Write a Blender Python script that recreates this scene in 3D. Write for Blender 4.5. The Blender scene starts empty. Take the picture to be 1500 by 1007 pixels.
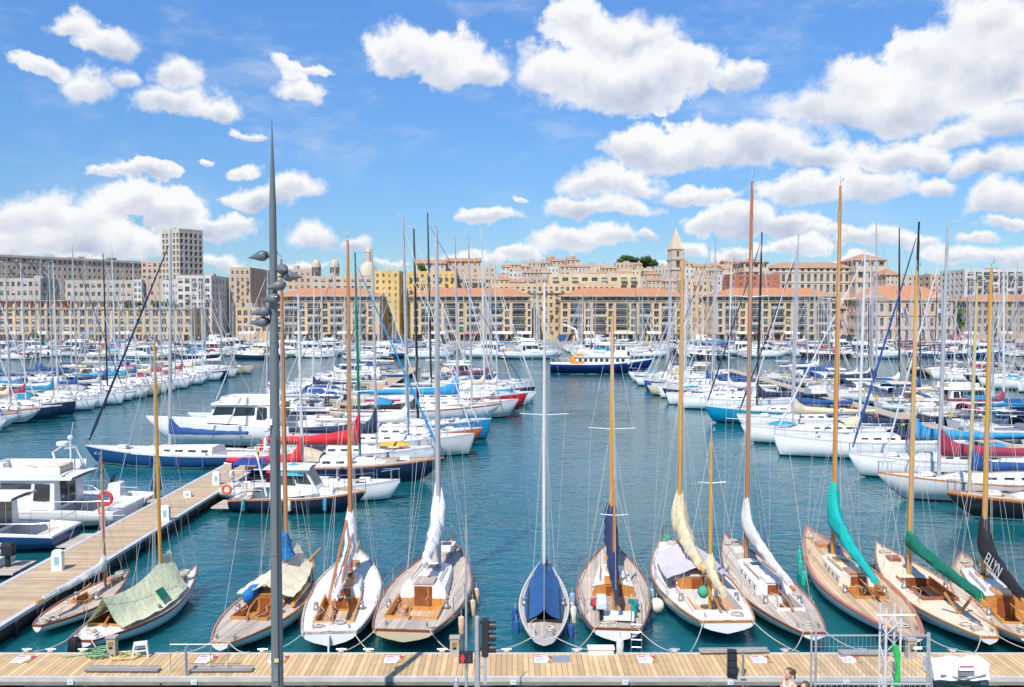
import bpy, bmesh, math, random
from mathutils import Vector, Matrix
R = math.radians
rnd = random.Random(11)
sc = bpy.context.scene
COL = sc.collection
# ------------------------------------------------------------------ camera
CAMH, F, CX, CY, HOR = 10.0, 1300.0, 750.0, 503.5, 455.0
PITCH = math.atan((CY-HOR)/F)
cam = bpy.data.cameras.new('camera'); camo = bpy.data.objects.new('camera', cam); COL.objects.link(camo)
camo.location = (0, 0, CAMH); camo.rotation_euler = (math.pi/2-PITCH, 0, 0)
cam.sensor_width = 36; cam.lens = 36*F/1500; cam.clip_end = 9000; cam.clip_start = 0.1
sc.camera = camo
def ray(px, py):
    c, s = math.cos(PITCH), math.sin(PITCH)
    x = px-CX; v = CY-py
    return Vector((x, F*c+v*s, -F*s+v*c))
def at_z(px, py, z):
    d = ray(px, py); t = (z-CAMH)/d.z
    return Vector((d.x*t, d.y*t, z))
def at_y(px, py, Y):
    d = ray(px, py); t = Y/d.y
    return Vector((d.x*t, Y, CAMH+d.z*t))
# ------------------------------------------------------------------ sun, sky, exposure
SUN_EL, SUN_AZ = 52.0, 21.0          # sun behind the viewer and 21 degrees to the left
sdir = Vector((-math.sin(R(SUN_AZ))*math.cos(R(SUN_EL)), -math.cos(R(SUN_AZ))*math.cos(R(SUN_EL)), math.sin(R(SUN_EL))))
sl = bpy.data.lights.new('sun', 'SUN'); so = bpy.data.objects.new('sun', sl); COL.objects.link(so)
sl.energy = 4.6; sl.angle = R(0.5); sl.color = (1.0, 0.95, 0.87)
so.rotation_euler = sdir.to_track_quat('Z', 'Y').to_euler()
sc.view_settings.view_transform = 'Standard'; sc.view_settings.look = 'None'
sc.view_settings.exposure = 0.25; sc.view_settings.gamma = 1.0
sc.view_settings.use_curve_mapping = False
w = bpy.data.worlds.new('World'); sc.world = w; w.use_nodes = True; w.cycles.sampling_method = 'MANUAL'; w.cycles.sample_map_resolution = 256
NT = w.node_tree; NT.nodes.clear()
def nn(t, typ, **kw):
    n = t.nodes.new(typ)
    for k, v in kw.items(): setattr(n, k, v)
    return n
def ma(t, op, a, b=None, c=None, clamp=False):
    n = t.nodes.new('ShaderNodeMath'); n.operation = op; n.use_clamp = clamp
    for i, x in enumerate((a, b, c)):
        if x is None: continue
        if isinstance(x, (int, float)): n.inputs[i].default_value = x
        else: t.links.new(x, n.inputs[i])
    return n.outputs[0]
def vm(t, op, a, b=None):
    n = t.nodes.new('ShaderNodeVectorMath'); n.operation = op
    for i, x in enumerate((a, b)):
        if x is None: continue
        if isinstance(x, tuple): n.inputs[i].default_value = x
        else: t.links.new(x, n.inputs[i])
    return n.outputs['Value'] if op in ('LENGTH', 'DOT_PRODUCT') else n.outputs[0]
def build_world():
    t = NT
    sky = nn(t, 'ShaderNodeTexSky', sky_type='NISHITA'); sky.sun_disc = False
    sky.sun_elevation = R(SUN_EL); sky.sun_rotation = R(180+SUN_AZ); sky.altitude = 20; sky.air_density = 1.0; sky.dust_density = 0.3; sky.ozone_density = 2.5
    tc = nn(t, 'ShaderNodeTexCoord'); D = tc.outputs['Generated']
    sx = nn(t, 'ShaderNodeSeparateXYZ'); t.links.new(D, sx.inputs[0])
    az = ma(t, 'ARCTAN2', sx.outputs[0], sx.outputs[1]); el = ma(t, 'ARCSINE', sx.outputs[2])
    cb = nn(t, 'ShaderNodeCombineXYZ'); t.links.new(az, cb.inputs[0]); t.links.new(el, cb.inputs[1])
    P0 = cb.outputs[0]
    def noise(scale, det=5, rough=.55, vec=None, col=False):
        n = nn(t, 'ShaderNodeTexNoise'); n.inputs['Scale'].default_value = scale; n.inputs['Detail'].default_value = det; n.inputs['Roughness'].default_value = rough
        t.links.new(vec if vec is not None else P0, n.inputs['Vector'])
        return n.outputs['Color'] if col else n.outputs['Fac']
    w1 = vm(t, 'MULTIPLY', vm(t, 'SUBTRACT', noise(11, 2, .5, col=True), (.5, .5, .5)), (.06, .045, 0))
    w2 = vm(t, 'MULTIPLY', vm(t, 'SUBTRACT', noise(38, 5, .6, col=True), (.5, .5, .5)), (.030, .026, 0))
    P = vm(t, 'ADD', vm(t, 'ADD', P0, w1), w2)
    def lobe(P, a, e, sx, sy, dd, ww, tt):
        """one lobe of a cloud: its field, weight and relative height join the running totals"""
        s = nn(t, 'ShaderNodeSeparateXYZ'); t.links.new(vm(t, 'MULTIPLY', vm(t, 'SUBTRACT', P, (a, e, 0)), (sx, sy, 0)), s.inputs[0])
        y2 = ma(t, 'MAXIMUM', s.outputs[1], ma(t, 'MULTIPLY', s.outputs[1], -1.5))
        d = ma(t, 'SUBTRACT', 1.0, ma(t, 'SQRT', ma(t, 'MULTIPLY_ADD', s.outputs[0], s.outputs[0], ma(t, 'MULTIPLY', y2, y2))))
        wt = ma(t, 'MAXIMUM', d, 0.0)
        d2 = ma(t, 'SMOOTH_MAX', d, dd, 0.10); w2_ = ma(t, 'ADD', ww, wt); t2 = ma(t, 'MULTIPLY_ADD', wt, s.outputs[1], tt)
        return vm(t, 'ADD', P, ma(t, 'MULTIPLY', ma(t, 'ADD', t2, d2), 1e-9)), d2, w2_, t2     # the tiny term keeps the lobes evaluated one after another
    L = [ # px, py, rx, ry of the lobes
     (108,32,42,22),(165,62,55,26),(60,95,36,16),(120,120,40,28),(186,112,28,18),(255,110,32,30),(262,150,66,30),(320,160,36,20),
     (365,190,26,9),(435,130,34,18),(430,108,16,16),(440,95,40,10),(600,80,66,46),(665,90,80,50),(700,105,50,32),(570,65,35,25),
     (850,45,58,50),(830,110,80,52),(920,60,75,44),(900,125,130,52),(985,105,70,40),(1075,120,44,30),(1095,105,22,22),
     (1440,40,60,48),(1400,95,110,60),(1480,80,60,70),(1255,130,75,44),(1220,165,110,34),(1330,150,110,52),(1440,130,90,60),(1470,170,70,32),(1400,200,44,22),
     (940,215,60,36),(1010,225,110,44),(1120,220,105,40),(1200,235,70,28),(1300,225,56,28),(1362,232,34,24),(1430,245,40,26),(1480,235,36,28),
     (870,270,60,34),(860,305,66,24),(925,275,60,28),(920,312,50,16),(1020,290,60,18),(1060,330,52,26),(1180,285,100,26),(1260,275,66,34),(1365,278,36,18),
     (715,322,52,17),(1450,300,36,24),(1480,290,40,32),(1485,328,36,10),(1445,348,26,9),
     (760,370,48,16),(840,355,72,24),(890,352,40,18),(940,345,24,12),(1040,330,40,22),(1090,325,60,32),(1165,335,56,22),(1210,345,40,14),(1170,362,48,12),(1080,368,60,14),(1280,355,50,18),(1340,360,40,14),(1420,375,60,14),(1500,375,50,16),(1000,365,30,14),
     (160,250,24,10),(205,252,50,13),(293,235,14,7),(365,250,30,10),(60,310,55,34),(15,330,50,34),(110,328,84,38),(190,300,78,30),(250,310,62,32),(300,335,60,26),(30,360,90,26),(150,355,100,28),
     (385,290,52,24),(440,280,44,24),(350,325,36,18),(330,330,40,16),(450,348,42,22),(520,360,30,17),(575,382,30,10),(130,378,50,9),(320,388,60,14),(440,385,50,10),(660,385,40,10),
     (770,289,14,7),(700,378,40,10),(1240,388,40,9),(960,388,26,8)]
    dd, ww, tt = -3.0, 0.0, 0.0
    for (px, py, rx, ry) in L:
        v = ray(px, py); a = math.atan2(v.x, v.y); e = math.asin(v.z/v.length)
        P, dd, ww, tt = lobe(P, a, e, F/rx*.93, F/ry*.93, dd, ww, tt)
    fb = noise(27, 10, .66, vec=P0)
    fa1 = noise(15, 3, .5, vec=P0); fb2 = noise(15, 3, .5, vec=vm(t, 'ADD', P0, (-.010, .018, 0)))
    dens = ma(t, 'ADD', dd, ma(t, 'MULTIPLY', ma(t, 'SUBTRACT', fb, .50), 1.35))
    al = nn(t, 'ShaderNodeMapRange', interpolation_type='SMOOTHSTEP'); t.links.new(dens, al.inputs[0]); al.inputs[1].default_value = -.02; sf_ = nn(t, 'ShaderNodeMapRange'); t.links.new(noise(7, 2, .5), sf_.inputs[0]); sf_.inputs[1].default_value = .35; sf_.inputs[2].default_value = .65; sf_.inputs[3].default_value = .18; sf_.inputs[4].default_value = .62; t.links.new(sf_.outputs[0], al.inputs[2])
    hgt = ma(t, 'DIVIDE', tt, ma(t, 'ADD', ww, .05))
    relief = ma(t, 'MULTIPLY', ma(t, 'SUBTRACT', fa1, fb2), 1.6)
    thick = ma(t, 'MULTIPLY', ma(t, 'MINIMUM', ma(t, 'MAXIMUM', dens, 0.0), .8), -.62)
    shade = ma(t, 'ADD', ma(t, 'ADD', ma(t, 'MULTIPLY', hgt, 1.15), relief), ma(t, 'ADD', thick, 1.02))
    cr = nn(t, 'ShaderNodeValToRGB'); t.links.new(shade, cr.inputs[0])
    E = cr.color_ramp.elements
    E[0].position = 0.0; E[0].color = (.45, .53, .70, 1); E[1].position = 1.0; E[1].color = (.95, .96, .98, 1)
    m = E.new(.45); m.color = (.69, .74, .84, 1)
    # thin high wisps
    st = vm(t, 'MULTIPLY', P0, (1.0, 2.4, 1))
    ci = noise(6, 9, .66, vec=st)
    cm = nn(t, 'ShaderNodeMapRange', interpolation_type='SMOOTHSTEP'); t.links.new(ci, cm.inputs[0]); cm.inputs[1].default_value = .47; cm.inputs[2].default_value = .80; cm.inputs[4].default_value = .55
    top = nn(t, 'ShaderNodeMapRange'); t.links.new(el, top.inputs[0]); top.inputs[1].default_value = .02; top.inputs[2].default_value = .2
    wis = ma(t, 'MULTIPLY', cm.outputs[0], top.outputs[0])
    b1 = nn(t, 'ShaderNodeBackground'); b1.inputs[1].default_value = .105
    hs = nn(t, 'ShaderNodeMix', data_type='RGBA', blend_type='MULTIPLY'); hs.inputs[0].default_value = 1
    t.links.new(sky.outputs[0], hs.inputs[6]); 
    tr_ = nn(t, 'ShaderNodeMapRange', data_type='FLOAT_VECTOR'); t.links.new(vm(t, 'ADD', el, (0, 0, 0)), tr_.inputs['Vector'])
    for k_, v_ in (('From_Min_FLOAT3', (.08,)*3), ('From_Max_FLOAT3', (.33,)*3), ('To_Min_FLOAT3', (.54, .75, .98)), ('To_Max_FLOAT3', (.66, 1.03, 1.42))):
        next(i_ for i_ in tr_.inputs if i_.identifier == k_).default_value = v_
    t.links.new(tr_.outputs['Vector'], hs.inputs[7])
    t.links.new(hs.outputs[2], b1.inputs[0])
    b2 = nn(t, 'ShaderNodeBackground'); t.links.new(cr.outputs[0], b2.inputs[0]); b2.inputs[1].default_value = .84
    bw = nn(t, 'ShaderNodeBackground'); bw.inputs[0].default_value = (.86, .90, .96, 1); bw.inputs[1].default_value = .8
    m1 = nn(t, 'ShaderNodeMixShader'); t.links.new(wis, m1.inputs[0]); t.links.new(b1.outputs[0], m1.inputs[1]); t.links.new(bw.outputs[0], m1.inputs[2])
    m2 = nn(t, 'ShaderNodeMixShader'); t.links.new(al.outputs[0], m2.inputs[0]); t.links.new(m1.outputs[0], m2.inputs[1]); t.links.new(b2.outputs[0], m2.inputs[2])
    o = nn(t, 'ShaderNodeOutputWorld'); t.links.new(m2.outputs[0], o.inputs[0])
build_world()
# ------------------------------------------------------------------ materials
MATS = {}
def M(name, col, rough=.55, metal=0.0, var=.12, scale=2.5, bump=0.0, objcol=False, spec=.5, stripes=None, coat=0.0, streak=False):
    """procedural surface: base colour with soft wear, optional plank seams (axis, pitch, dark colour), optional bump"""
    if name in MATS: return MATS[name]
    m = bpy.data.materials.new(name); m.use_nodes = True; t = m.node_tree; b = t.nodes['Principled BSDF']
    b.inputs['Roughness'].default_value = rough; b.inputs['Metallic'].default_value = metal
    b.inputs['Specular IOR Level'].default_value = spec; b.inputs['Coat Weight'].default_value = coat
    tc = nn(t, 'ShaderNodeTexCoord'); V = tc.outputs['Object']
    if streak: V = vm(t, 'MULTIPLY', V, (1, 1, .22))
    n = nn(t, 'ShaderNodeTexNoise'); n.inputs['Scale'].default_value = scale; n.inputs['Detail'].default_value = 6; n.inputs['Roughness'].default_value = .62
    t.links.new(V, n.inputs['Vector'])
    mr = nn(t, 'ShaderNodeMapRange'); t.links.new(n.outputs['Fac'], mr.inputs[0]); mr.inputs[1].default_value = .3; mr.inputs[2].default_value = .7
    mr.inputs[3].default_value = 1-var; mr.inputs[4].default_value = 1+var*.7
    mx = nn(t, 'ShaderNodeMix', data_type='RGBA', blend_type='MULTIPLY'); mx.inputs[0].default_value = 1
    if objcol:
        oi = nn(t, 'ShaderNodeObjectInfo'); t.links.new(oi.outputs['Color'], mx.inputs[6])
    else: mx.inputs[6].default_value = (*col, 1)
    t.links.new(mr.outputs[0], mx.inputs[7])
    out = mx.outputs[2]
    if stripes:
        ax, pitch, dark, wid = stripes
        s = nn(t, 'ShaderNodeSeparateXYZ'); t.links.new(tc.outputs['Object'], s.inputs[0])
        u = ma(t, 'MULTIPLY', s.outputs[ax], 1.0/pitch)
        fr = ma(t, 'FRACT', u)
        lin = ma(t, 'LESS_THAN', fr, wid)
        wn = nn(t, 'ShaderNodeTexWhiteNoise', noise_dimensions='1D'); t.links.new(ma(t, 'FLOOR', u), wn.inputs['W'])
        pv = nn(t, 'ShaderNodeMapRange'); t.links.new(wn.outputs[0], pv.inputs[0]); pv.inputs[3].default_value = .74; pv.inputs[4].default_value = 1.12
        m3 = nn(t, 'ShaderNodeMix', data_type='RGBA', blend_type='MULTIPLY'); m3.inputs[0].default_value = 1; t.links.new(out, m3.inputs[6]); t.links.new(pv.outputs[0], m3.inputs[7])
        m4 = nn(t, 'ShaderNodeMix', data_type='RGBA'); t.links.new(lin, m4.inputs[0]); t.links.new(m3.outputs[2], m4.inputs[6]); m4.inputs[7].default_value = (*dark, 1)
        out = m4.outputs[2]
    t.links.new(out, b.inputs['Base Color'])
    if bump:
        n2 = nn(t, 'ShaderNodeTexNoise'); n2.inputs['Scale'].default_value = scale*4; n2.inputs['Detail'].default_value = 5
        t.links.new(V, n2.inputs['Vector'])
        bp = nn(t, 'ShaderNodeBump'); bp.inputs['Strength'].default_value = bump; bp.inputs['Distance'].default_value = .12 if name == 'canvas' else .05
        t.links.new(n2.outputs['Fac'], bp.inputs['Height']); t.links.new(bp.outputs[0], b.inputs['Normal'])
    MATS[name] = m
    return m
white = M('white_gelcoat', (.78, .78, .76), .3, var=.05, scale=1.5)
offwhite = M('offwhite_deck', (.72, .70, .66), .55, var=.1, scale=3)
hullc = M('painted_hull', (.8, .8, .8), .28, var=.06, objcol=True, scale=1.2, streak=True)
canvas = M('canvas', (.5, .5, .5), .85, var=.13, objcol=True, bump=.35, scale=1.4)
mastc = M('mast_paint', (.5, .5, .5), .42, var=.1, objcol=True, scale=1.5)
antif = M('antifouling', (.05, .09, .08), .7, var=.3)
antifr = M('antifouling_red', (.22, .05, .03), .7, var=.3)
boot = M('boot_stripe', (.03, .05, .12), .4)
teak = M('weathered_teak', (.54, .46, .38), .75, var=.16, stripes=(1, .12, (.36, .30, .25), .16))
teakw = M('pale_teak', (.64, .52, .41), .7, var=.14, stripes=(1, .14, (.38, .27, .17), .14))
varn = M('varnished_wood', (.50, .21, .055), .25, var=.25, scale=5, coat=.4)
varnd = M('dark_varnish', (.27, .075, .025), .28, var=.25, scale=5, coat=.4)
honey = M('honey_wood', (.62, .27, .05), .32, var=.2, scale=5, coat=.3)
spruce = M('mast_varnish_yellow', (.62, .31, .045), .28, var=.12, scale=1.2, coat=.4, streak=True)
brown = M('mast_varnish_brown', (.46, .17, .04), .28, var=.14, scale=1.2, coat=.4, streak=True)
glass = M('dark_glass', (.015, .02, .025), .08, var=.1, spec=.7)
steel = M('stainless', (.62, .62, .62), .3, metal=.85, var=.08)
galv = M('galvanised', (.48, .50, .52), .42, metal=.6, var=.14, scale=6)
alu = M('aluminium_edge', (.56, .56, .56), .5, var=.12, scale=4)
rope = M('rope', (.52, .48, .41), .9, var=.2, scale=20)
wire = M('rigging_wire', (.56, .54, .50), .45, var=.06)
black = M('black_plastic', (.02, .02, .024), .45, var=.2)
rubber = M('dark_rubber', (.03, .03, .035), .7)
# ------------------------------------------------------------------ mesh helpers
class MB:
    def __init__(s): s.v = []; s.f = []; s.mi = []; s.ms = []
    def mat(s, m):
        if m not in s.ms: s.ms.append(m)
        return s.ms.index(m)
    def add(s, vs, fs, m):
        o = len(s.v); i = s.mat(m); s.v += [tuple(x) for x in vs]
        for f in fs: s.f.append(tuple(k+o for k in f)); s.mi.append(i)
        return s
    def box(s, c, d, m, rz=0, taper=1.0, ry=0, rx=0):
        a, b, h = d[0]/2, d[1]/2, d[2]/2; k = taper
        vs = [Vector(p) for p in ((-a,-b,-h),(a,-b,-h),(a,b,-h),(-a,b,-h),(-a*k,-b*k,h),(a*k,-b*k,h),(a*k,b*k,h),(-a*k,b*k,h))]
        if rz or ry or rx:
            mt = Matrix.Rotation(rz, 3, 'Z') @ Matrix.Rotation(ry, 3, 'Y') @ Matrix.Rotation(rx, 3, 'X'); vs = [mt @ p for p in vs]
        c = Vector(c)
        return s.add([p+c for p in vs], [(3,2,1,0),(4,5,6,7),(0,1,5,4),(1,2,6,5),(2,3,7,6),(3,0,4,7)], m)
    def tube(s, pts, r, m, n=6, caps=True, sy=1.0):
        pts = [Vector(p) for p in pts]; k = len(pts)
        rs = r if isinstance(r, (list, tuple)) else [r]*k
        vs = []; fs = []
        for i, p in enumerate(pts):
            t = (pts[min(i+1, k-1)]-pts[max(i-1, 0)])
            t = t.normalized() if t.length > 1e-9 else Vector((0, 0, 1))
            u = t.cross(Vector((0, 0, 1)))
            if u.length < .05: u = t.cross(Vector((0, 1, 0)))
            u.normalize(); v = t.cross(u)
            for j in range(n):
                a = 2*math.pi*j/n
                vs.append(p+u*(rs[i]*math.cos(a))+v*(rs[i]*sy*math.sin(a)))
        for i in range(k-1):
            for j in range(n):
                fs.append((i*n+j, i*n+(j+1) % n, (i+1)*n+(j+1) % n, (i+1)*n+j))
        if caps: fs.append(tuple(range(n))[::-1]); fs.append(tuple((k-1)*n+j for j in range(n)))
        return s.add(vs, fs, m)
    def loft(s, rows, m, closed=False, capa=False, capb=False, mats=None):
        n = len(rows[0]); vs = [p for r_ in rows for p in r_]
        o = len(s.v); s.v += [tuple(p) for p in vs]
        for i in range(len(rows)-1):
            for j in range(n if closed else n-1):
                j2 = (j+1) % n
                s.f.append((o+i*n+j, o+i*n+j2, o+(i+1)*n+j2, o+(i+1)*n+j))
                s.mi.append(s.mat(mats[j] if mats else m))
        if capa: s.f.append(tuple(o+j for j in range(n))[::-1]); s.mi.append(s.mat(m))
        if capb: s.f.append(tuple(o+(len(rows)-1)*n+j for j in range(n))); s.mi.append(s.mat(m))
        return s
    def ball(s, c, r, m, n=10, k=6):
        rx, ry, rz = r if isinstance(r, (tuple, list)) else (r, r, r)
        rows = []
        for i in range(k+1):
            a = -math.pi/2+math.pi*i/k
            rr = max(math.cos(a), .02)
            rows.append([(c[0]+rx*rr*math.cos(2*math.pi*j/n), c[1]+ry*rr*math.sin(2*math.pi*j/n), c[2]+rz*math.sin(a)) for j in range(n)])
        return s.loft(rows, m, closed=True, capa=True, capb=True)
    def lathe(s, c, prof, m, n=14):
        rows = [[(c[0]+r*math.cos(2*math.pi*j/n), c[1]+r*math.sin(2*math.pi*j/n), c[2]+z) for j in range(n)] for (r, z) in prof]
        return s.loft(rows, m, closed=True, capa=True, capb=True)
    def torus(s, c, R0, r0, m, axis='Y', n=20, k=8):
        rows = []
        for i in range(n+1):
            a = 2*math.pi*i/n; ring = []
            for j in range(k):
                b = 2*math.pi*j/k; q = R0+r0*math.cos(b); h = r0*math.sin(b)
                p = (q*math.cos(a), h, q*math.sin(a)) if axis == 'Y' else ((h, q*math.cos(a), q*math.sin(a)) if axis == 'X' else (q*math.cos(a), q*math.sin(a), h))
                ring.append((c[0]+p[0], c[1]+p[1], c[2]+p[2]))
            rows.append(ring)
        return s.loft(rows, m, closed=True)
    def quad(s, a, b, c, d, m): return s.add([a, b, c, d], [(0, 1, 2, 3)], m)
    def mesh(s, name, smooth=35, fix=True):
        me = bpy.data.meshes.new(name); me.from_pydata(s.v, [], s.f); 
        for m in s.ms: me.materials.append(m)
        me.polygons.foreach_set('material_index', s.mi)
        if fix:
            bm = bmesh.new(); bm.from_mesh(me); bmesh.ops.remove_doubles(bm, verts=bm.verts, dist=1e-5); bmesh.ops.recalc_face_normals(bm, faces=bm.faces); bm.to_mesh(me); bm.free()
        if smooth:
            me.polygons.foreach_set('use_smooth', [True]*len(me.polygons)); me.set_sharp_from_angle(angle=R(smooth))
        me.update(); return me
    def build(s, name, parent=None, color=None, loc=None, rz=0, smooth=35, fix=True):
        return link(name, s.mesh(name, smooth, fix), parent, color, loc, rz)
def link(name, me, parent=None, color=None, loc=None, rz=0):
    o = bpy.data.objects.new(name, me); COL.objects.link(o)
    if parent: o.parent = parent
    if color: o.color = (*color, 1)
    if loc is not None: o.location = loc
    if rz: o.rotation_euler = (0, 0, rz)
    return o
def tag(o, label, cat, group=None, kind=None):
    if label: o['label'] = label
    if cat: o['category'] = cat
    if group: o['group'] = group
    if kind: o['kind'] = kind
    return o
def thing(name, label, cat, loc=(0, 0, 0), rz=0, group=None):
    o = bpy.data.objects.new(name, None); COL.objects.link(o); o.location = loc; o.rotation_euler = (0, 0, rz); o.empty_display_size = .3
    return tag(o, label, cat, group)
def structure(o): o['kind'] = 'structure'; return o
def copy_tree(o, parent=None):
    c = o.copy(); COL.objects.link(c)
    if parent: c.parent = parent
    KIDS[c.name] = [copy_tree(ch, c) for ch in KIDS[o.name]]
    return c
KIDS = {}
def cache_kids(o):
    KIDS[o.name] = list(o.children)
    for c in o.children: cache_kids(c)
def bevelled(o, w=.06, seg=2):
    m = o.modifiers.new('bevel', 'BEVEL'); m.width = w; m.segments = seg; m.limit_method = 'ANGLE'; m.angle_limit = R(30)
    dg = bpy.context.evaluated_depsgraph_get(); me = bpy.data.meshes.new_from_object(o.evaluated_get(dg)); o.modifiers.clear(); o.data = me
    me.polygons.foreach_set('use_smooth', [True]*len(me.polygons)); me.set_sharp_from_angle(angle=R(40)); return o
def lettering(name, text, size, parent, m, shear=0, align='LEFT'):
    cu = bpy.data.curves.new(name, 'FONT'); cu.body = text; cu.size = size; cu.extrude = .003; cu.align_x = align; cu.align_y = 'CENTER' if align == 'CENTER' else 'TOP_BASELINE'; cu.shear = shear; cu.resolution_u = 3
    t = bpy.data.objects.new(name, cu); COL.objects.link(t); dg = bpy.context.evaluated_depsgraph_get(); me = bpy.data.meshes.new_from_object(t.evaluated_get(dg))
    bpy.data.objects.remove(t); me.materials.clear(); me.materials.append(m); return link(name, me, parent)
ONES = 'zeroth first second third fourth fifth sixth seventh eighth ninth tenth eleventh twelfth thirteenth fourteenth fifteenth sixteenth seventeenth eighteenth nineteenth'.split()
TENS = ['', '', 'twent', 'thirt', 'fort', 'fift', 'sixt', 'sevent', 'eight', 'ninet']
def ordn(n):
    if n < 20: return ONES[n]
    if n >= 100: return 'hundredth' if n == 100 else 'hundred-and-'+ordn(n-100)
    return TENS[n//10]+('ieth' if n % 10 == 0 else 'y-'+ONES[n % 10])
# ------------------------------------------------------------------ water, ground
def make_water():
    m = bpy.data.materials.new('harbour_water'); m.use_nodes = True; t = m.node_tree; b = t.nodes['Principled BSDF']
    b.inputs['Roughness'].default_value = .035; b.inputs['IOR'].default_value = 1.45; b.subsurface_method = 'BURLEY'; b.inputs['Subsurface Weight'].default_value = 1.0; b.inputs['Subsurface Scale'].default_value = 1.2; b.inputs['Subsurface Radius'].default_value = (.5, 1.0, 1.0)
    tc = nn(t, 'ShaderNodeTexCoord'); V = tc.outputs['Object']
    n0 = nn(t, 'ShaderNodeTexNoise'); n0.inputs['Scale'].default_value = .05; n0.inputs['Detail'].default_value = 3; t.links.new(V, n0.inputs['Vector'])
    cr = nn(t, 'ShaderNodeValToRGB'); t.links.new(n0.outputs[0], cr.inputs[0])
    cr.color_ramp.elements[0].position = .35; cr.color_ramp.elements[0].color = (.006, .100, .110, 1)
    cr.color_ramp.elements[1].position = .7; cr.color_ramp.elements[1].color = (.008, .122, .165, 1)
    t.links.new(cr.outputs[0], b.inputs['Base Color'])
    def nz(sc_, det, sx, sy, dist):
        n = nn(t, 'ShaderNodeTexNoise'); n.inputs['Scale'].default_value = sc_; n.inputs['Detail'].default_value = det; n.inputs['Distortion'].default_value = dist
        t.links.new(vm(t, 'MULTIPLY', V, (sx, sy, 1)), n.inputs['Vector']); return n.outputs[0]
    h = ma(t, 'ADD', ma(t, 'MULTIPLY', nz(1.5, 3, .75, 1.25, .6), 1.0), ma(t, 'MULTIPLY', nz(.35, 2, .8, 1.1, .3), 1.6))
    h = ma(t, 'ADD', h, ma(t, 'MULTIPLY', nz(5.5, 2, .8, 1.2, .4), .24))
    bp = nn(t, 'ShaderNodeBump'); bp.inputs['Distance'].default_value = .08
    calm = nn(t, 'ShaderNodeMapRange'); t.links.new(nz(.045, 3, 1, .6, 1.2), calm.inputs[0]); calm.inputs[1].default_value = .35; calm.inputs[2].default_value = .65; calm.inputs[3].default_value = .32; calm.inputs[4].default_value = 1.0
    t.links.new(calm.outputs[0], bp.inputs['Strength'])
    t.links.new(h, bp.inputs['Height']); t.links.new(bp.outputs[0], b.inputs['Normal'])
    return m
b = MB(); b.quad((-700, 12, 0), (700, 12, 0), (700, 245, 0), (-700, 245, 0), make_water()); structure(b.build('water', smooth=0))
paving = M('quay_paving', (.40, .37, .33), .8, var=.15, scale=.8)
stone = M('quay_stone', (.34, .32, .28), .85, var=.2, scale=1.5, bump=.3)
b = MB(); b.box((0, -20.4, -.25), (900, 80, 3.5), paving); structure(b.build('near_quay', smooth=0))
b = MB(); b.box((0, 1738, -.3), (5000, 3000, 3.4), paving); structure(b.build('far_quay', smooth=0))
# hill behind the front row of buildings
earth = M('hill_earth', (.30, .26, .19), .9, var=.25, scale=.05)
def hill_z(x, y):
    t = max(0, min(1, (y-285)/100.0)); t = t*t*(3-2*t)
    top = 21*math.exp(-((x-45)/75.0)**2)+7*math.exp(-((x+40)/40.0)**2)+8*math.exp(-((x-140)/50.0)**2)+2
    return 1.42+top*t
rows = []
for j in range(26):
    y = 275+j*9.0
    rows.append([(x, y, hill_z(x, y)) for x in range(-320, 361, 20)])
b = MB(); b.loft(rows, earth); structure(b.build('hill'))
# ------------------------------------------------------------------ pontoons
plank = M('pontoon_planks', (.66, .455, .235), .7, var=.14, scale=3, stripes=(0, .145, (.16, .10, .06), .09))
plank2 = M('pontoon_planks_side', (.56, .41, .25), .7, var=.16, scale=2, stripes=(1, .145, (.3, .22, .15), .10))
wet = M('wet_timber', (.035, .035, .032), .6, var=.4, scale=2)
concrete = M('pontoon_edge', (.56, .53, .48), .75, var=.16, scale=2.5)
def pontoon(label, x0, x1, y0, y1, along_x, gaps=()):
    r = thing('pontoon', label, 'pontoon', ((x0+x1)/2, (y0+y1)/2, 0)); W, D = x1-x0, y1-y0
    bb = MB(); bb.box((0, 0, .57), (W-.02 if along_x else W-.36, D-.18 if along_x else D, .06), plank if along_x else plank2); bb.build('deck', r, smooth=0)
    for s in (-1, 1):
        e = MB()
        if along_x:
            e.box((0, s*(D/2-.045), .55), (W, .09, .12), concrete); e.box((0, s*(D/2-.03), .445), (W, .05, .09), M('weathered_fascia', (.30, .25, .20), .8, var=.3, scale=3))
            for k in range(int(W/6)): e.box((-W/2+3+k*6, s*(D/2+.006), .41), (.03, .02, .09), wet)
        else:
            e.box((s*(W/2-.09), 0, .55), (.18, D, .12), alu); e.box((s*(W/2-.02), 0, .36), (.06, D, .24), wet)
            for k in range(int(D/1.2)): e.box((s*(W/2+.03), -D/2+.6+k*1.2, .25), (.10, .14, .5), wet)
        e.build('edge_beam', r, smooth=0)
    f = MB()
    n = int((W if along_x else D)/6)
    for k in range(n):
        u = (-.5+(k+.5)/n)*(W if along_x else D)
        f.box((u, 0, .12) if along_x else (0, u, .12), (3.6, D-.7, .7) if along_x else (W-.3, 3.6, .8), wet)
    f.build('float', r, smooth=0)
    return r
PY0, PY1 = at_z(750, 992.5, .61).y, at_z(750, 956, .61).y
pontoon('long timber pontoon with pale planks along the sterns of the wooden yachts', -60, 60, PY0, PY1, True)
pontoon('narrow timber finger pontoon running out beside the white motor cruiser', -17.6, -15.2, 25.0, 146, False)
pontoon('far left finger pontoon behind the row of white sailboats', -56.5, -55, 60, 146, False)
pontoon('right finger pontoon behind the sterns of the right hand boats', 33.6, 35.2, 34, 142, False)
pontoon('distant finger pontoon on the right between two fairways', 74, 76, 70, 142, False)
pontoon('distant finger pontoon on the far left edge', -101, -99, 95, 146, False)
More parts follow.
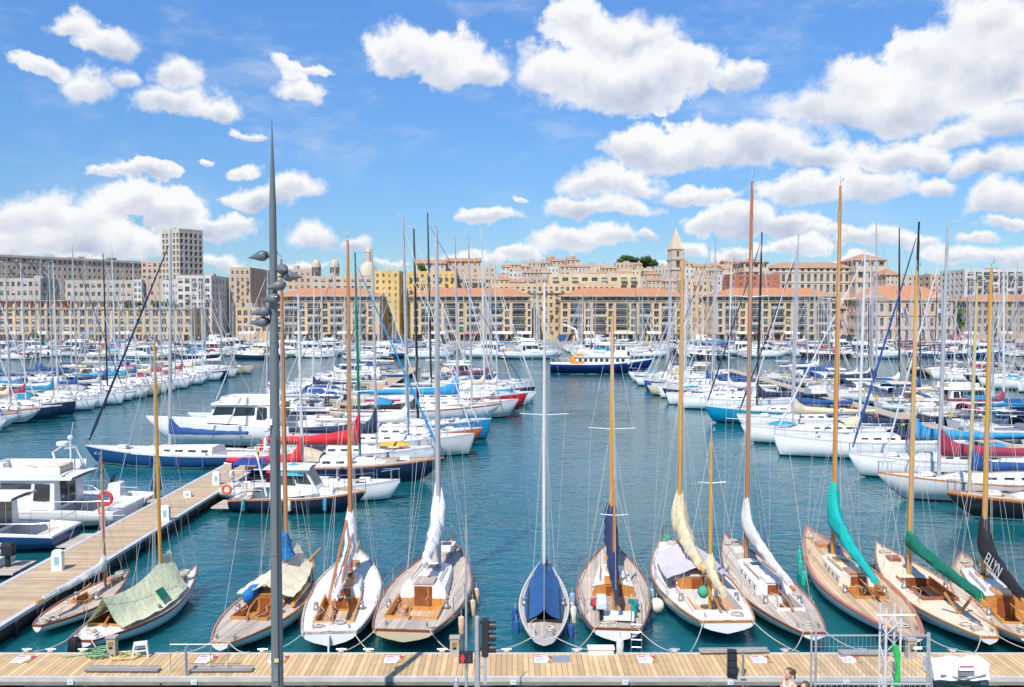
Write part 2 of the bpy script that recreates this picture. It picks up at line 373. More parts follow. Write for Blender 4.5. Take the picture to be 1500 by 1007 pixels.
# ------------------------------------------------------------------ hull generator
class Hull:
    def __init__(s, L, B, fb=1.1, fm=.8, fs=.85, tr=.5, tm=.42, bp=1.8, ob=.12, os_=.12, draft=.35, sp=1.0, zt=None, ex=2.6):
        s.ex = ex
        s.L, s.B, s.fb, s.fm, s.fs, s.tr, s.tm, s.bp, s.ob, s.os, s.draft, s.sp, s.zt = L, B, fb, fm, fs, tr, tm, bp, ob, os_, draft, sp, zt
    def half(s, t):
        if t <= s.tm: return s.B/2*(s.tr+(1-s.tr)*math.sin(math.pi/2*(t/s.tm))**s.sp)
        u = (t-s.tm)/(1-s.tm); return s.B/2*max(.012, 1-u**s.bp)
    def sheer(s, t):
        return s.fm+(s.fb-s.fm)*max(0, (t-.4)/.6)**1.8+(s.fs-s.fm)*max(0, (.4-t)/.4)**1.8
    def keel(s, t):
        zs = s.sheer(t)
        if t < s.os:
            u = t/s.os; z0 = s.zt if s.zt is not None else zs-.21
            return z0*(1-u)+(-.04)*u
        if t > 1-s.ob:
            u = (t-(1-s.ob))/s.ob; return -.08*(1-u)+(zs-.10)*u**1.35
        u = (t-s.os)/(1-s.ob-s.os); return -.05-s.draft*math.sin(math.pi*u)
    def ts(s, extra=(), n=17):
        T = [0, .04, .1]+[.1+.9*(i/(n-1.0)) for i in range(1, n)]+[.97, .99]
        T = [x for x in T if all(abs(x-e) > .012 for e in extra)]+list(extra)
        return sorted(set(T))
    def half_at(s, t, z):
        zs, zb = s.sheer(t), s.keel(t); f = min(1, max(0, (z-zb)/max(1e-4, zs-zb))); return s.half(t)*(1-(1-f)**s.ex)
    def section(s, t):
        zs, zb, h = s.sheer(t), s.keel(t), s.half(t)
        lv = [zb, max(zb+.01, min(0.02, zs-.08)), max(zb+.02, min(.13, zs-.06))]
        lo = lv[-1]; hi = zs-.09
        if hi < lo+.02: hi = lo+.02
        lv += [lo+(hi-lo)*k/3.0 for k in (1, 2)]+[hi, max(zs, hi+.01)]
        pts = []
        for z in lv:
            f = (z-zb)/max(1e-4, zs-zb); y = h*(1-(1-min(1, max(0, f)))**s.ex)
            pts.append((t*s.L, y, z))
        return pts
    def hull_mesh(s, top, bottom=None, stripe=None, strake=None):
        b = MB(); bottom = bottom or antif; stripe = stripe or boot; strake = strake or top
        mats = [bottom, stripe, top, top, top, strake]
        for sg in (1, -1):
            b.loft([[(x, sg*y, z) for (x, y, z) in s.section(t)] for t in s.ts()], top, mats=mats)
        e = s.section(0); ring = [(x-.001, y, z) for (x, y, z) in e]+[(x-.001, -y, z) for (x, y, z) in reversed(e)]
        b.add(ring, [tuple(range(len(ring)))], top)
        return b
    def deck_mesh(s, m, hole=None, floor=None, wallm=None, camber=.06, depth=.5, inset=.03):
        """deck with an optional well: hole=(t0,t1,half width)"""
        b = MB(); ex = (hole[0], hole[1]) if hole else ()
        T = s.ts(ex); rows = []
        for t in T:
            h = max(.01, s.half(t)-inset); z = s.sheer(t)-.02
            c = min(hole[2] if hole else h*.5, h*.8)
            rows.append([(t*s.L, y, z+camber*(1-(y/h)**2)) for y in (-h, -c, 0, c, h)])
        for i in range(len(T)-1):
            for j in range(4):
                if hole and hole[0]-1e-6 <= T[i] and T[i+1] <= hole[1]+1e-6 and j in (1, 2): continue
                b.quad(rows[i][j], rows[i][j+1], rows[i+1][j+1], rows[i+1][j], m)
        if hole:
            ii = [i for i, t in enumerate(T) if hole[0]-1e-6 <= t <= hole[1]+1e-6]
            zf = max(min(rows[i][1][2] for i in ii)-depth, max(s.keel(T[i]) for i in ii)+.12)
            wm = wallm or m; fm_ = floor or m
            def low(i, j):       # keeps the sole of the well inside the planking
                y = rows[i][j][1]; lim = s.half_at(T[i], zf)*.9; return max(-lim, min(lim, y))
            for a, c in zip(ii[:-1], ii[1:]):
                for j in (1, 3):
                    p, q = rows[a][j], rows[c][j]; b.quad(p, q, (q[0], low(c, j), zf), (p[0], low(a, j), zf), wm)
                b.quad((rows[a][1][0], low(a, 1), zf), (rows[a][3][0], low(a, 3), zf), (rows[c][3][0], low(c, 3), zf), (rows[c][1][0], low(c, 1), zf), fm_)
            for i in (ii[0], ii[-1]):
                l, r_ = rows[i][1], rows[i][3]
                b.add([l, rows[i][2], r_, (r_[0], low(i, 3), zf), (l[0], low(i, 1), zf)], [(0, 1, 2, 3, 4)], wm)
        return b
    def rail_mesh(s, m, h=.045, w_=.05, t0=0.0, t1=1.0):
        b = MB()
        for sg in (1, -1):
            rows = []
            for t in s.ts():
                if t < t0-1e-6 or t > t1+1e-6: continue
                y, z = s.half(t)+.012, s.sheer(t); yi = max(.004, y-w_)
                rows.append([(t*s.L, sg*y, z-.03), (t*s.L, sg*y, z+h), (t*s.L, sg*yi, z+h), (t*s.L, sg*yi, z-.03)])
            b.loft(rows, m, closed=True, capa=True, capb=True)
        if t0 == 0:
            h0, z0 = s.half(0), s.sheer(0); b.box((.02, 0, z0+h/2-.02), (w_*.9, 2*h0+.02, h+.04), m)
        return b
    def y_at(s, x): return s.half(max(0, min(1, x/s.L)))
    def z_at(s, x): return s.sheer(max(0, min(1, x/s.L)))
def cabin_mesh(H, xa, xb, hw0, hw1, hgt, side, top, front_slope=.5, aft_slope=.03, camber=.09, n=7, zoff=0, taper=.88):
    """trunk cabin lofted along the boat from xa (aft) to xb (fore)"""
    b = MB(); rows = []
    for i in range(n):
        u = i/(n-1.0); x = xa+(xb-xa)*u; hw = hw0+(hw1-hw0)*u**1.5
        z0 = H.z_at(x)-.03+zoff; rows.append((x, hw, z0, H.z_at(xa+(xb-xa)*.3)+hgt*(1-.25*u)+zoff))
    secs = []
    for i, (x, hw, z0, z1) in enumerate(rows):
        xx = x-(front_slope if i == n-1 else 0)*1.0+(aft_slope if i == 0 else 0)
        s = [(x, -hw, z0), (xx, -hw*taper, z1-.02)]+[(xx, hw*taper*k, z1+camber*(1-k*k)) for k in (-.92, -.5, 0, .5, .92)]+[(xx, hw*taper, z1-.02), (x, hw, z0)]
        secs.append(s)
    mats = [side]+[top]*6+[side]
    b.loft(secs, side, mats=mats)
    b.add(secs[0], [tuple(range(len(secs[0])))[::-1]], side); b.add(secs[-1], [tuple(range(len(secs[-1])))], side)
    return b, rows
def boom_cover(x0, x1, z0, z1, h0, h1, w0, w1, collar=.6, m=None, seed=0, n=16, droop=.1, drop=True):
    """canvas cover over a furled sail on the boom, from the mast (x0) aft to x1, rising up the mast as a collar"""
    m = m or canvas; rr = random.Random(seed); rows = []
    sgn = -1
    for i in range(n):
        u = i/(n-1.0); x = x0+(x1-x0)*u; zb = z0+(z1-z0)*u-droop*math.sin(math.pi*u)*.3
        h = h1+(h0-h1)*(1-u)**1.6; wd = w1+(w0-w1)*(1-u)**1.2
        if u < .12: h += collar*(1-u/.12)**1.5
        h *= 1+rr.uniform(-.07, .07); wd *= 1+rr.uniform(-.08, .08); yo = rr.uniform(-.02, .02)
        ring = []
        for j in range(18):
            a = 2*math.pi*j/18; c, s_ = math.cos(a), math.sin(a)
            k = (1.0 if s_ < 0 else (1-.45*s_))*(1+.10*math.sin(3*a+u*11+seed)+.07*math.sin(5*a-u*23+seed*2))     # fat low, narrow on top, with folds
            ring.append((x+rr.uniform(-.015, .015), yo+c*wd*k*.5, zb+h*.5+s_*h*.5))
        rows.append(ring)
    b = MB(); b.loft(rows, m, closed=True, capa=True, capb=True)
    return b
def mast_mesh(x, z0, H_, r, m, rake=0.02, n=8, tipm=None, spread=()):
    b = MB(); top = Vector((x-rake*H_, 0, z0+H_))
    pts = [Vector((x-rake*H_*u, 0, z0+H_*u)) for u in (0, .12, .4, .7, .9, 1)]
    b.tube(pts, [r*k for k in (.95, 1, 1, .9, .7, .52)], m, n)
    b.tube([top, top+Vector((0, 0, .35))], .012, wire, 4)
    b.tube([top+Vector((.0, 0, .12)), top+Vector((-.32, 0, .16))], .012, wire, 4); b.box(top+Vector((-.34, 0, .2)), (.1, .02, .07), wire)
    return b, top
def rigging_mesh(x, top, H_, z0, hw, L, zbow, zst, rake, r=.010, spreads=(.5,), sw=.75, fore=True, back=True, n=3, xs=0.0, inner=True):
    b = MB()
    for sg in (1, -1):
        prev = Vector((x-.05, sg*hw, z0))
        pth = [prev]
        for s_ in spreads: pth.append(Vector((x-rake*H_*s_, sg*sw*(1.15-s_*.5), z0+H_*s_)))
        pth.append(top-Vector((0, 0, .15))); b.tube(pth, r, wire, n, caps=False)
        if inner:
            for dx in (.45, -.5):
                b.tube([Vector((x+dx, sg*(hw-.04), z0)), Vector((x-rake*H_*.5, sg*.04, z0+H_*spreads[0]))], r, wire, n, caps=False)
    if fore: b.tube([Vector((L-.1, 0, zbow)), top-Vector((0, 0, .1))], r, wire, n, caps=False)
    if back: b.tube([Vector((xs, 0, zst)), top], r, wire, n, caps=False)
    return b
def spreader_mesh(x, z, sw, r=.016, m=None):
    b = MB()
    for sg in (1, -1): b.tube([(x, sg*.03, z), (x-.12, sg*sw, z+.06)], [r, r*.7], m or wire, 5)
    return b
def guard_mesh(H, t0, t1, step=1.7, h=.6, r=.013, pulpit=True, pushpit=True):
    b = MB()
    for sg in (1, -1):
        n = max(2, int((t1-t0)*H.L/step)); tops = []; mids = []
        for i in range(n+1):
            t = t0+(t1-t0)*i/n; y = sg*max(.02, H.half(t)-.06); z = H.sheer(t)
            b.tube([(t*H.L, y, z), (t*H.L, y, z+h)], r, steel, 4); tops.append((t*H.L, y, z+h)); mids.append((t*H.L, y, z+h*.5))
        b.tube(tops, r*.7, steel, 3); b.tube(mids, r*.6, steel, 3)
    if pulpit:
        pts = []
        for t in (.90, .95, 1.0): pts.append((t*H.L, max(.03, H.half(t)-.05), H.sheer(t)+h))
        full = pts+[(p[0], -p[1], p[2]) for p in reversed(pts)]
        b.tube(full, r*1.3, steel, 4)
        for t in (.95, .995):
            for sg in (1, -1): b.tube([(t*H.L, sg*max(.03, H.half(t)-.05), H.sheer(t)), (t*H.L, sg*max(.03, H.half(t)-.05), H.sheer(t)+h)], r*1.2, steel, 4)
    if pushpit:
        pts = [(t*H.L+.05, H.half(t)-.06, H.sheer(t)+h) for t in (.12, .05, 0)]
        b.tube(pts+[(p[0], -p[1], p[2]) for p in reversed(pts)], r*1.3, steel, 4)
        for sg in (1, -1): b.tube([(.05, sg*(H.half(0)-.06), H.sheer(0)), (.05, sg*(H.half(0)-.06), H.sheer(0)+h)], r*1.2, steel, 4)
    return b
# ------------------------------------------------------------------ modern sailing yachts and motor boats (bow along +X, stern at x = 0)
C_WHITE, C_NAVY, C_BLUE, C_SKY = (.80, .80, .78), (.014, .03, .075), (.015, .075, .24), (.02, .26, .50)
C_GREY, C_CREAM, C_RED, C_BLACK = (.42, .43, .45), (.62, .52, .36), (.55, .02, .03), (.015, .015, .018)
C_GREEN, C_TURQ, C_MAROON, C_YEL = (.0, .17, .10), (.0, .42, .38), (.30, .03, .06), (.75, .40, .02)
C_ORANGE, C_TEAL, C_LIGHT, C_SILVER = (.62, .13, .02), (.0, .22, .38), (.62, .62, .61), (.40, .41, .43)
CN = {C_WHITE: 'white', C_NAVY: 'navy', C_BLUE: 'blue', C_SKY: 'sky blue', C_GREY: 'grey', C_CREAM: 'cream', C_RED: 'red', C_BLACK: 'black', C_GREEN: 'green',
      C_TURQ: 'turquoise', C_MAROON: 'maroon', C_YEL: 'yellow', C_ORANGE: 'orange', C_TEAL: 'teal blue', C_LIGHT: 'pale grey', C_SILVER: 'silver'}
def furl_mesh(p0, p1, r, seed=0, n=18):
    b = MB(); p0, p1 = Vector(p0), Vector(p1); rr = random.Random(seed); pts = []; rs = []
    for i in range(n+1):
        u = i/n; p = p0.lerp(p1, u); p.z -= .10*math.sin(math.pi*u)*(p1-p0).length*.03; pts.append(p)
        rs.append(r*(1-.55*u)*(.55 if i in (0, n) else 1)*rr.uniform(.86, 1.12))
    b.tube(pts, rs, canvas, 6); return b
def sailboat(name, label, L=11, B=3.3, col=C_WHITE, mast=C_SILVER, cover=C_BLUE, furl=C_LIGHT, mh=14.5, xm=.57, group=None, detail=1, plumb=False,
             deck=None, stripe=None, bot=None, hood=True, classic=False, seed=0, cover2=None, furl_r=.055, fore_cover=None, strake=None, bimini=None, wheel=True, coverx=.16, ch=1.0, fk=1.0):
    rr = random.Random(seed)
    H = Hull(L, B, fb=.115*L*fk, fm=.085*L*fk, fs=.085*L*fk, tr=.62 if not classic else .45, tm=.42, bp=2.0 if not plumb else 2.4, ob=.03 if plumb else (.075 if not classic else .14), os_=.16, zt=.12 if not classic else .45, draft=.4, ex=2.6 if classic else 4.2)
    r = thing(name, label, 'sailboat', group=group)
    h = H.hull_mesh(hullc, bot, stripe or boot, strake).build('hull', r, col)
    H.deck_mesh(deck or offwhite, hole=(.07, .30, B*.24), floor=teak, wallm=white, depth=.45).build('deck', r)
    H.rail_mesh(alu if not classic else varn, .05, .05).build('toe_rail', r)
    cm, cr_ = cabin_mesh(H, .31*L, .72*L, B*.31, B*.15, .42, white, white, front_slope=.9, taper=.82)
    cb = cm.build('cabin', r)
    for sg in (1, -1):
        for (i0, f0, f1) in ((0, .3, .8), (1, .2, .8), (2, .2, .8), (3, .2, .7)):
            (xa, ha, za, ta), (xb, hb, zb, tb) = cr_[i0], cr_[i0+1]
            def P(f, v):
                x = xa+(xb-xa)*f; hh = ha+(hb-ha)*f; z0 = za+(zb-za)*f; z1 = ta+(tb-ta)*f-.02
                return (x, sg*(hh*(1-.18*v)+.006), z0+(z1-z0)*v)
            g = MB(); g.quad(P(f0, .42), P(f1, .42), P(f1, .78), P(f0, .78), glass); g.build('window', cb, smooth=0)
    for (u, wd) in ((.78, .5), (.62, .42)):
        x = L*u; z = H.z_at(x)+(.06 if u > .72 else .36); hb = MB(); hb.box((x, 0, z), (wd, wd, .05), glass); hb.build('hatch', r, smooth=0)
    z0 = H.z_at(xm*L)+.35; x = xm*L; Hm = mh-z0; rake = .018
    mb, top = mast_mesh(x, z0-.4, Hm+.4, .085 if L < 12.5 else .11, mastc, rake, n=7)
    mo = mb.build('mast', r, mast)
    for s_ in ((.36, .66) if mh > 12.5 else (.5,)): spreader_mesh(x-rake*Hm*s_, z0+Hm*s_, .95-.35*s_).build('spreader', mo)
    rigging_mesh(x, top, Hm, H.z_at(x)+.02, B*.44, L, H.fb, H.fs, rake, r=.008, spreads=(.36, .66) if mh > 12.5 else (.5,), sw=.95, fore=False).build('rigging', r)
    xe = L*coverx; zb = z0+.75
    bo = MB(); bo.tube([(x-.1, 0, zb), (xe-.15, 0, zb+.05)], [.07, .06], mastc, 6); bo.build('boom', r, mast)
    boom_cover(x-.02, xe, zb, zb+.08, .55*ch, .22*ch, .34*ch, .2*ch, .7*ch, seed=seed).build('sail_cover', r, cover)
    if furl: furl_mesh((L-.25, 0, H.fb+.35), (top.x+.15, 0, z0+Hm*.93), furl_r, seed).build('furled_jib', r, furl)
    if hood:
        s = MB(); xa = .30*L; hw = B*.30; rows = []
        for i in range(5):
            u = i/4.0; zz = H.z_at(xa)+.38+ .62*math.sin(R(25+65*(1-u))) ; xx = xa-.35+1.25*u
            rows.append([(xx, hw*math.cos(math.pi*k/8), H.z_at(xa)+.30+(zz-H.z_at(xa)-.30)*math.sin(math.pi*k/8)**.6) for k in range(9)])
        s.loft(rows, canvas); s.build('sprayhood', r, cover2 or cover)
    if bimini:
        s = MB(); s.loft([[(.06*L+.2*L*i/3, B*.4*(k-3)/3, H.fs+2.05-.16*((k-3)/3.0)**2) for k in range(7)] for i in range(4)], canvas)
        for sg in (1, -1):
            for xx in (.08, .24): s.tube([(xx*L, sg*B*.4, H.fs), (xx*L, sg*B*.38, H.fs+1.95)], .014, steel, 4)
        s.build('bimini', r, bimini)
    if wheel:
        s = MB(); s.torus((.12*L, 0, H.fs+.45), .38, .018, steel, 'X', 16, 4); s.tube([(.12*L+.06, 0, H.fs-.45), (.12*L+.06, 0, H.fs+.45)], .05, white, 6); s.build('steering_wheel', r)
    for sg in (1, -1):
        s = MB(); s.lathe((.33*L, sg*B*.34, H.z_at(.33*L)), [(.09, 0), (.07, .1), (.075, .2), (.03, .22)], steel, 8); s.build('winch', r)
    s = MB(); s.torus((.02*L, B*.27, H.fs+.38), .20, .065, canvas, 'X', 12, 6); s.build('horseshoe_buoy', r, rr.choice(((.7, .5, .03), (.7, .16, .02), (.72, .7, .6))))
    s = MB(); s.box((.80*L, B*.02, H.z_at(.80*L)+.16), (.62, .42, .2), offwhite, taper=.9); s.build('life_raft', r)
    guard_mesh(H, .14, .86, step=1.9 if detail else 2.6).build('guard_rail', r)
    if fore_cover:
        s = MB(); s.loft([[(L*(.66+.17*i/5), y*.42*(1-.3*abs(i-2.5)/2.5), H.z_at(L*.7)+.30+.26*(1-y*y)*(1-((i-2.5)/3.0)**2)) for y in (-1, -.6, -.2, .2, .6, 1)] for i in range(6)], canvas)
        s.build('deck_cover', r, fore_cover)
    return r
def motorboat(name, label, L=9, B=3.0, col=C_WHITE, group=None, style='cruiser', cover=C_BLUE, seed=0, stripe=None, wh0=.30, fk=1.0):
    H = Hull(L, B, fb=.15*L*fk, fm=.115*L*fk, fs=.10*L*fk, tr=.86, tm=.45, bp=2.3, ob=.16, os_=.05, zt=-.05, draft=.25, ex=3.4)
    r = thing(name, label, 'motorboat', group=group)
    H.hull_mesh(hullc, None, stripe or boot).build('hull', r, col)
    H.deck_mesh(white, hole=(.05, wh0+.04, B*.34), floor=teak, wallm=white, depth=.55).build('deck', r)
    H.rail_mesh(white if style != 'wood' else varn, .05, .07).build('rub_rail', r)
    sp = MB(); sp.box((-.45, 0, .28), (.9, B*.72, .07), teak); sp.build('swim_platform', r)
    xa, xb = .33*L, .80*L
    if style in ('cruiser', 'fly', 'wood', 'sport'):
        cm, rw = cabin_mesh(H, xa if style == 'sport' else .56*L, xb, B*(.36 if style == 'sport' else .29), B*.16, .30, white, white, front_slope=.5, taper=.9); cm.build('foredeck_cabin', r)
    if style in ('cruiser', 'fly', 'wood'):
        hh = (1.15 if style != 'fly' else 1.25)*(.5+.5*fk)
        b = MB(); z0 = H.z_at(.4*L)+.25; x0, x1 = wh0*L, .62*L; 
        hw = B*.36
        v = [(x0, -hw, z0-.3), (x1+.35, -hw*.86, z0-.02), (x1-.3, -hw*.78, z0+hh), (x0+.05, -hw*.9, z0+hh)]
        v2 = [(p[0], -p[1], p[2]) for p in v]
        b.add(v+v2, [(0, 1, 2, 3), (7, 6, 5, 4), (1, 5, 6, 2), (0, 3, 7, 4)], white)
        wh = bevelled(b.build('wheelhouse', r), .10)
        g = MB(); g.box((x0+.03, B*.04, z0-.3+(hh+.3)*.50), (.08, B*.34, (hh+.3)*.82), glass); g.box((x0-.012, B*.04, z0-.3+(hh+.3)*.5), (.02, .04, (hh+.3)*.8), steel); g.build('cabin_door', wh, smooth=0)
        def lerp3(a, c, u): return tuple(a[k]+(c[k]-a[k])*u for k in range(3))
        for sg in (1, -1):
            g = MB()
            A, Bq, Cq, Dq = [(p[0], p[1] if sg == 1 else -p[1], p[2]) for p in v]
            for (u0, u1) in ((.05, .22), (.26, .60), (.63, .95)):
                def Q(u, w_):
                    p = lerp3(lerp3(A, Bq, u), lerp3(Dq, Cq, u), w_); return (p[0], p[1]+(.035 if p[1] > 0 else -.035), p[2])
                g.quad(Q(u0, .30 if u0 < .1 else .5), Q(u1, .30 if u0 < .1 else .42), Q(u1, .88), Q(u0, .88), glass)
            g.build('side_window', wh, smooth=0)
        g = MB(); a, c, d, e = v[1], v2[1], v2[2], v[2]
        def W(u, w_):
            p = lerp3(lerp3(a, c, u), lerp3(e, d, u), w_); return (p[0]+.008, p[1], p[2]+.004)
        for (u0, u1) in ((.05, .34), (.37, .63), (.66, .95)): g.quad(W(u0, .3), W(u1, .3), W(u1, .9), W(u0, .9), glass)
        g.build('windscreen', wh, smooth=0)
        rf = MB(); rf.loft([[(x, y, z0+hh+.02+th) for (y, th) in ((-hw*.98, 0), (-hw*.9, .09), (0, .13), (hw*.9, .09), (hw*.98, 0))] for x in (x0-.75, x0-.3, x1-.5, x1-.1)], white)
        rf.loft([[(x, y, z0+hh+.0) for y in (-hw*.98, hw*.98)] for x in (x0-.75, x1-.1)], white)
        rf.build('roof', r)
        if style == 'fly':
            f = MB(); zt = z0+hh+.12
            for sg in (1, -1): f.box(((x0+x1)/2-.5, sg*hw*.86, zt+.22), (x1-x0-.6, .06, .45), white)
            f.box((x1-.75, 0, zt+.25), (.08, hw*1.7, .5), white, ry=R(-25)); f.box((x0+.5, 0, zt+.18), (.5, hw*1.2, .36), canvas); f.box((x1-1.3, .2, zt+.25), (.4, .5, .5), white)
            bevelled(f.build('flybridge', r, C_CREAM), .04)
            a2 = MB()
            for sg in (1, -1): a2.tube([(x0-.2, sg*hw*.85, zt), (x0+.25, sg*hw*.7, zt+1.1), (x0+.3, 0, zt+1.25)], .05, white, 6)
            a2.lathe((x0+.3, 0, zt+1.27), [(.05, 0), (.28, .03), (.28, .17), (.2, .2)], white); a2.tube([(x0-.1, .2, zt+1.1), (x0-.3, .2, zt+2.4)], .015, white, 4)
            a2.build('radar_arch', r)
    elif style == 'sport':
        b = MB(); z0 = H.z_at(.5*L)+.2; hw = B*.38; rows = []
        for i in range(7):
            a = R(-80+160*i/6); rows.append([(.52*L+.5*math.cos(a)*1.1, hw*math.sin(a), z0), (.52*L+.5*math.cos(a)*1.1-.4, hw*.94*math.sin(a), z0+.5)])
        b.loft(rows, glass); b.build('windscreen', r)
        b = MB(); b.loft([[(x, y*hw, z0+.05+zz*(1-y*y*.5)) for y in (-1, -.6, 0, .6, 1)] for (x, zz) in ((.06*L, .05), (.15*L, .42), (.33*L, .62), (.47*L, .55))], canvas); b.build('cockpit_cover', r, cover)
        a2 = MB()
        a2.tube([(.2*L, -hw, z0-.1), (.16*L, -hw*.9, z0+1.2), (.16*L, hw*.9, z0+1.2), (.2*L, hw, z0-.1)], .05, white, 6); a2.build('radar_arch', r)
    elif style == 'open':
        b = MB(); z0 = H.z_at(.4*L)+.0; b.box((.42*L, 0, z0+.2), (.8, .8, 1.0), white, taper=.8); bevelled(b.build('console', r), .06)
        b = MB(); b.quad((.50*L, -.36, z0+.6), (.50*L, .36, z0+.6), (.44*L, .32, z0+1.1), (.44*L, -.32, z0+1.1), glass); b.build('windscreen', r, smooth=0)
        if cover:
            b = MB(); rows = []
            for i in range(9):
                t = .12+.8*i/8; h = H.half(t)
                rows.append([(t*L, y*h, H.sheer(t)+.07+(.5 if i in (3, 4) else .28 if i in (2, 5) else .1)*(1-abs(y))**.7) for y in (-1, -.7, -.35, 0, .35, .7, 1)])
            b.loft(rows, canvas); b.build('boat_cover', r, cover)
    if style in ('open', 'sport'):
        e = MB(); e.box((-.28, 0, 1.0), (.5, .36, .5), black, taper=.8); e.box((-.25, 0, .45), (.18, .14, .8), black); bevelled(e.build('outboard_motor', r), .05)
    s = MB(); zd = H.fm-.30; s.box((.085*L, 0, zd), (.5, B*.5, .34), canvas); bevelled(s.build('cockpit_seat', r, (.55, .50, .42)), .05)
    if style != 'open':
        s = MB(); ps = [(.26*L, B*.43, H.fs+.55), (.1*L, B*.42, H.fs+.55), (.02*L, B*.38, H.fs+.55)]
        s.tube(ps+[(p[0], -p[1], p[2]) for p in reversed(ps)], .016, steel, 4)
        for p in ps:
            for sg in (1, -1): s.tube([(p[0], sg*p[1], H.fs-.02), (p[0], sg*p[1], p[2])], .014, steel, 4)
        s.build('stern_rail', r)
    g = MB(); pts = []
    for k in range(7):
        t = .45+.55*k/6.0; pts.append((t*L, max(.03, H.half(t)-.08), H.sheer(t)+.15+.45*min(1, k/2.0)))
    g.tube(pts+[(p[0], -p[1], p[2]) for p in reversed(pts)], .016, steel, 4)
    for k in range(1, 7):
        for sg in (1, -1): g.tube([(pts[k][0], sg*pts[k][1], H.sheer(.45+.55*k/6.0)), (pts[k][0], sg*pts[k][1], pts[k][2])], .013, steel, 4)
    g.build('bow_rail', r)
    return r
PROTO = {}
def proto(key):
    if key not in PROTO:
        k = key
        if k[0] == 's': o = sailboat('sailboat', '', **SAILP[k])
        else: o = motorboat('motorboat', '', **MOTP[k])
        cache_kids(o); PROTO[key] = [o, False]
    p = PROTO[key]
    if not p[1]: p[1] = True; return p[0]
    return copy_tree(p[0])
SAILP = {'s0': dict(L=9, B=3.0, mh=12, seed=1, strake=M('navy_trim', (.02, .04, .12), .4)), 's1': dict(L=10.5, B=3.3, mh=14, seed=2, bimini=C_BLUE), 's2': dict(L=12, B=3.7, mh=16, plumb=True, seed=3, hood=False), 's3': dict(strake=M('red_trim', (.35, .03, .05), .4), L=8, B=2.6, mh=10.5, seed=4, hood=False, wheel=False),
         's4': dict(L=13, B=3.9, mh=17.5, seed=5, fore_cover=C_SKY), 's5': dict(L=11, B=3.2, mh=14.5, seed=6, classic=True, deck=teak, stripe=M('red_trim', (.35, .03, .05), .4))}
MOTP = {'m0': dict(L=9, B=3.1, style='cruiser'), 'm1': dict(L=11, B=3.6, style='fly'), 'm2': dict(L=6.5, B=2.4, style='open'), 'm3': dict(L=8, B=2.8, style='sport'), 'm4': dict(L=7.5, B=2.7, style='wood'), 'm5': dict(L=6, B=2.3, style='open', cover=None)}
PLEN = {'s0': 9, 's1': 10.5, 's2': 12, 's3': 8, 's4': 13, 's5': 11, 'm0': 9, 'm1': 11, 'm2': 6.5, 'm3': 8, 'm4': 7.5, 'm5': 6}
MNAME = {'m0': 'cabin cruiser', 'm1': 'flybridge cruiser', 'm2': 'covered open motorboat', 'm3': 'sports cruiser', 'm4': 'wheelhouse motorboat', 'm5': 'open motorboat'}
def paint(o, mp, zs=1.0):
    for c in KIDS[o.name]:
        base = c.name.split('.')[0]
        if base in mp and mp[base] is not None: c.color = (*mp[base], 1)
        if base in ('mast', 'rigging', 'furled_jib'): c.scale = (1, 1, zs)
        paint(c, mp, 1.0)
def kids_fix(o): cache_kids(o)
hullcols = [C_WHITE]*12+[C_NAVY, C_NAVY, C_LIGHT, C_BLUE, C_CREAM]
covers = [C_BLUE, C_BLUE, C_NAVY, C_LIGHT, C_LIGHT, C_CREAM, C_SKY, C_GREY, C_GREY, C_NAVY, C_LIGHT, C_CREAM, C_MAROON, C_TEAL]
mastcols = [C_SILVER]*9+[C_LIGHT, C_LIGHT, C_BLACK, C_SILVER]
furlcols = [C_LIGHT]*3+[C_GREY]*3+[C_NAVY, C_BLUE, C_CREAM, None]
COUNT = {}
def place_boat(key, x, y, heading, where, group, rr, bow_at=True, hs=None, cover=None, hull=None, mast=None, furl=0):
    """drop a copy of a prototype with its bow at (x, y); heading in degrees from +X"""
    o = proto(key); cache_kids(o) if o.name not in KIDS else None
    sc_ = rr.uniform(.92, 1.06); L = PLEN[key]*sc_; a = R(heading+rr.uniform(-1.5, 1.5))
    o.scale = (sc_, sc_, sc_); o.rotation_euler = (0, 0, a)
    o.location = (x-math.cos(a)*L, y-math.sin(a)*L, rr.uniform(-.03, .03)) if bow_at else (x, y, 0)
    h = hull or rr.choice(hullcols); c = cover or rr.choice(covers); mc = mast or rr.choice(mastcols)
    f = rr.choice(furlcols) if furl == 0 else furl
    paint(o, {'hull': h, 'sail_cover': c, 'sprayhood': c, 'boat_cover': c, 'cockpit_cover': c, 'mast': mc, 'boom': mc, 'bimini': c, 'furled_jib': f or C_LIGHT, 'flybridge': C_CREAM}, hs or rr.uniform(.86, 1.12))
    COUNT[where] = COUNT.get(where, 0)+1
    kind = ('sailboat with '+CN[c]+' sail cover' if key[0] == 's' else MNAME[key]+('' if key not in ('m2', 'm3') else ' with '+CN[c]+' cover'))
    o['label'] = CN[h]+' '+kind+', '+ordn(COUNT[where])+' '+where
    if f is None:
        for ch in list(KIDS[o.name]):
            if ch.name.startswith('furled_jib'): KIDS[o.name].remove(ch); bpy.data.objects.remove(ch)
    o['group'] = group
    return o
def row(keys, xs, y0, y1, step, heading, where, group, seed, jit=.5):
    rr = random.Random(seed); y = y0
    while y < y1:
        key = rr.choice(keys); x = xs(y)+rr.uniform(-jit, jit)
        place_boat(key, x, y, heading, where, group, rr); y += step*rr.uniform(.88, 1.15)*(.8 if key in ('m2', 'm5', 's3') else 1)
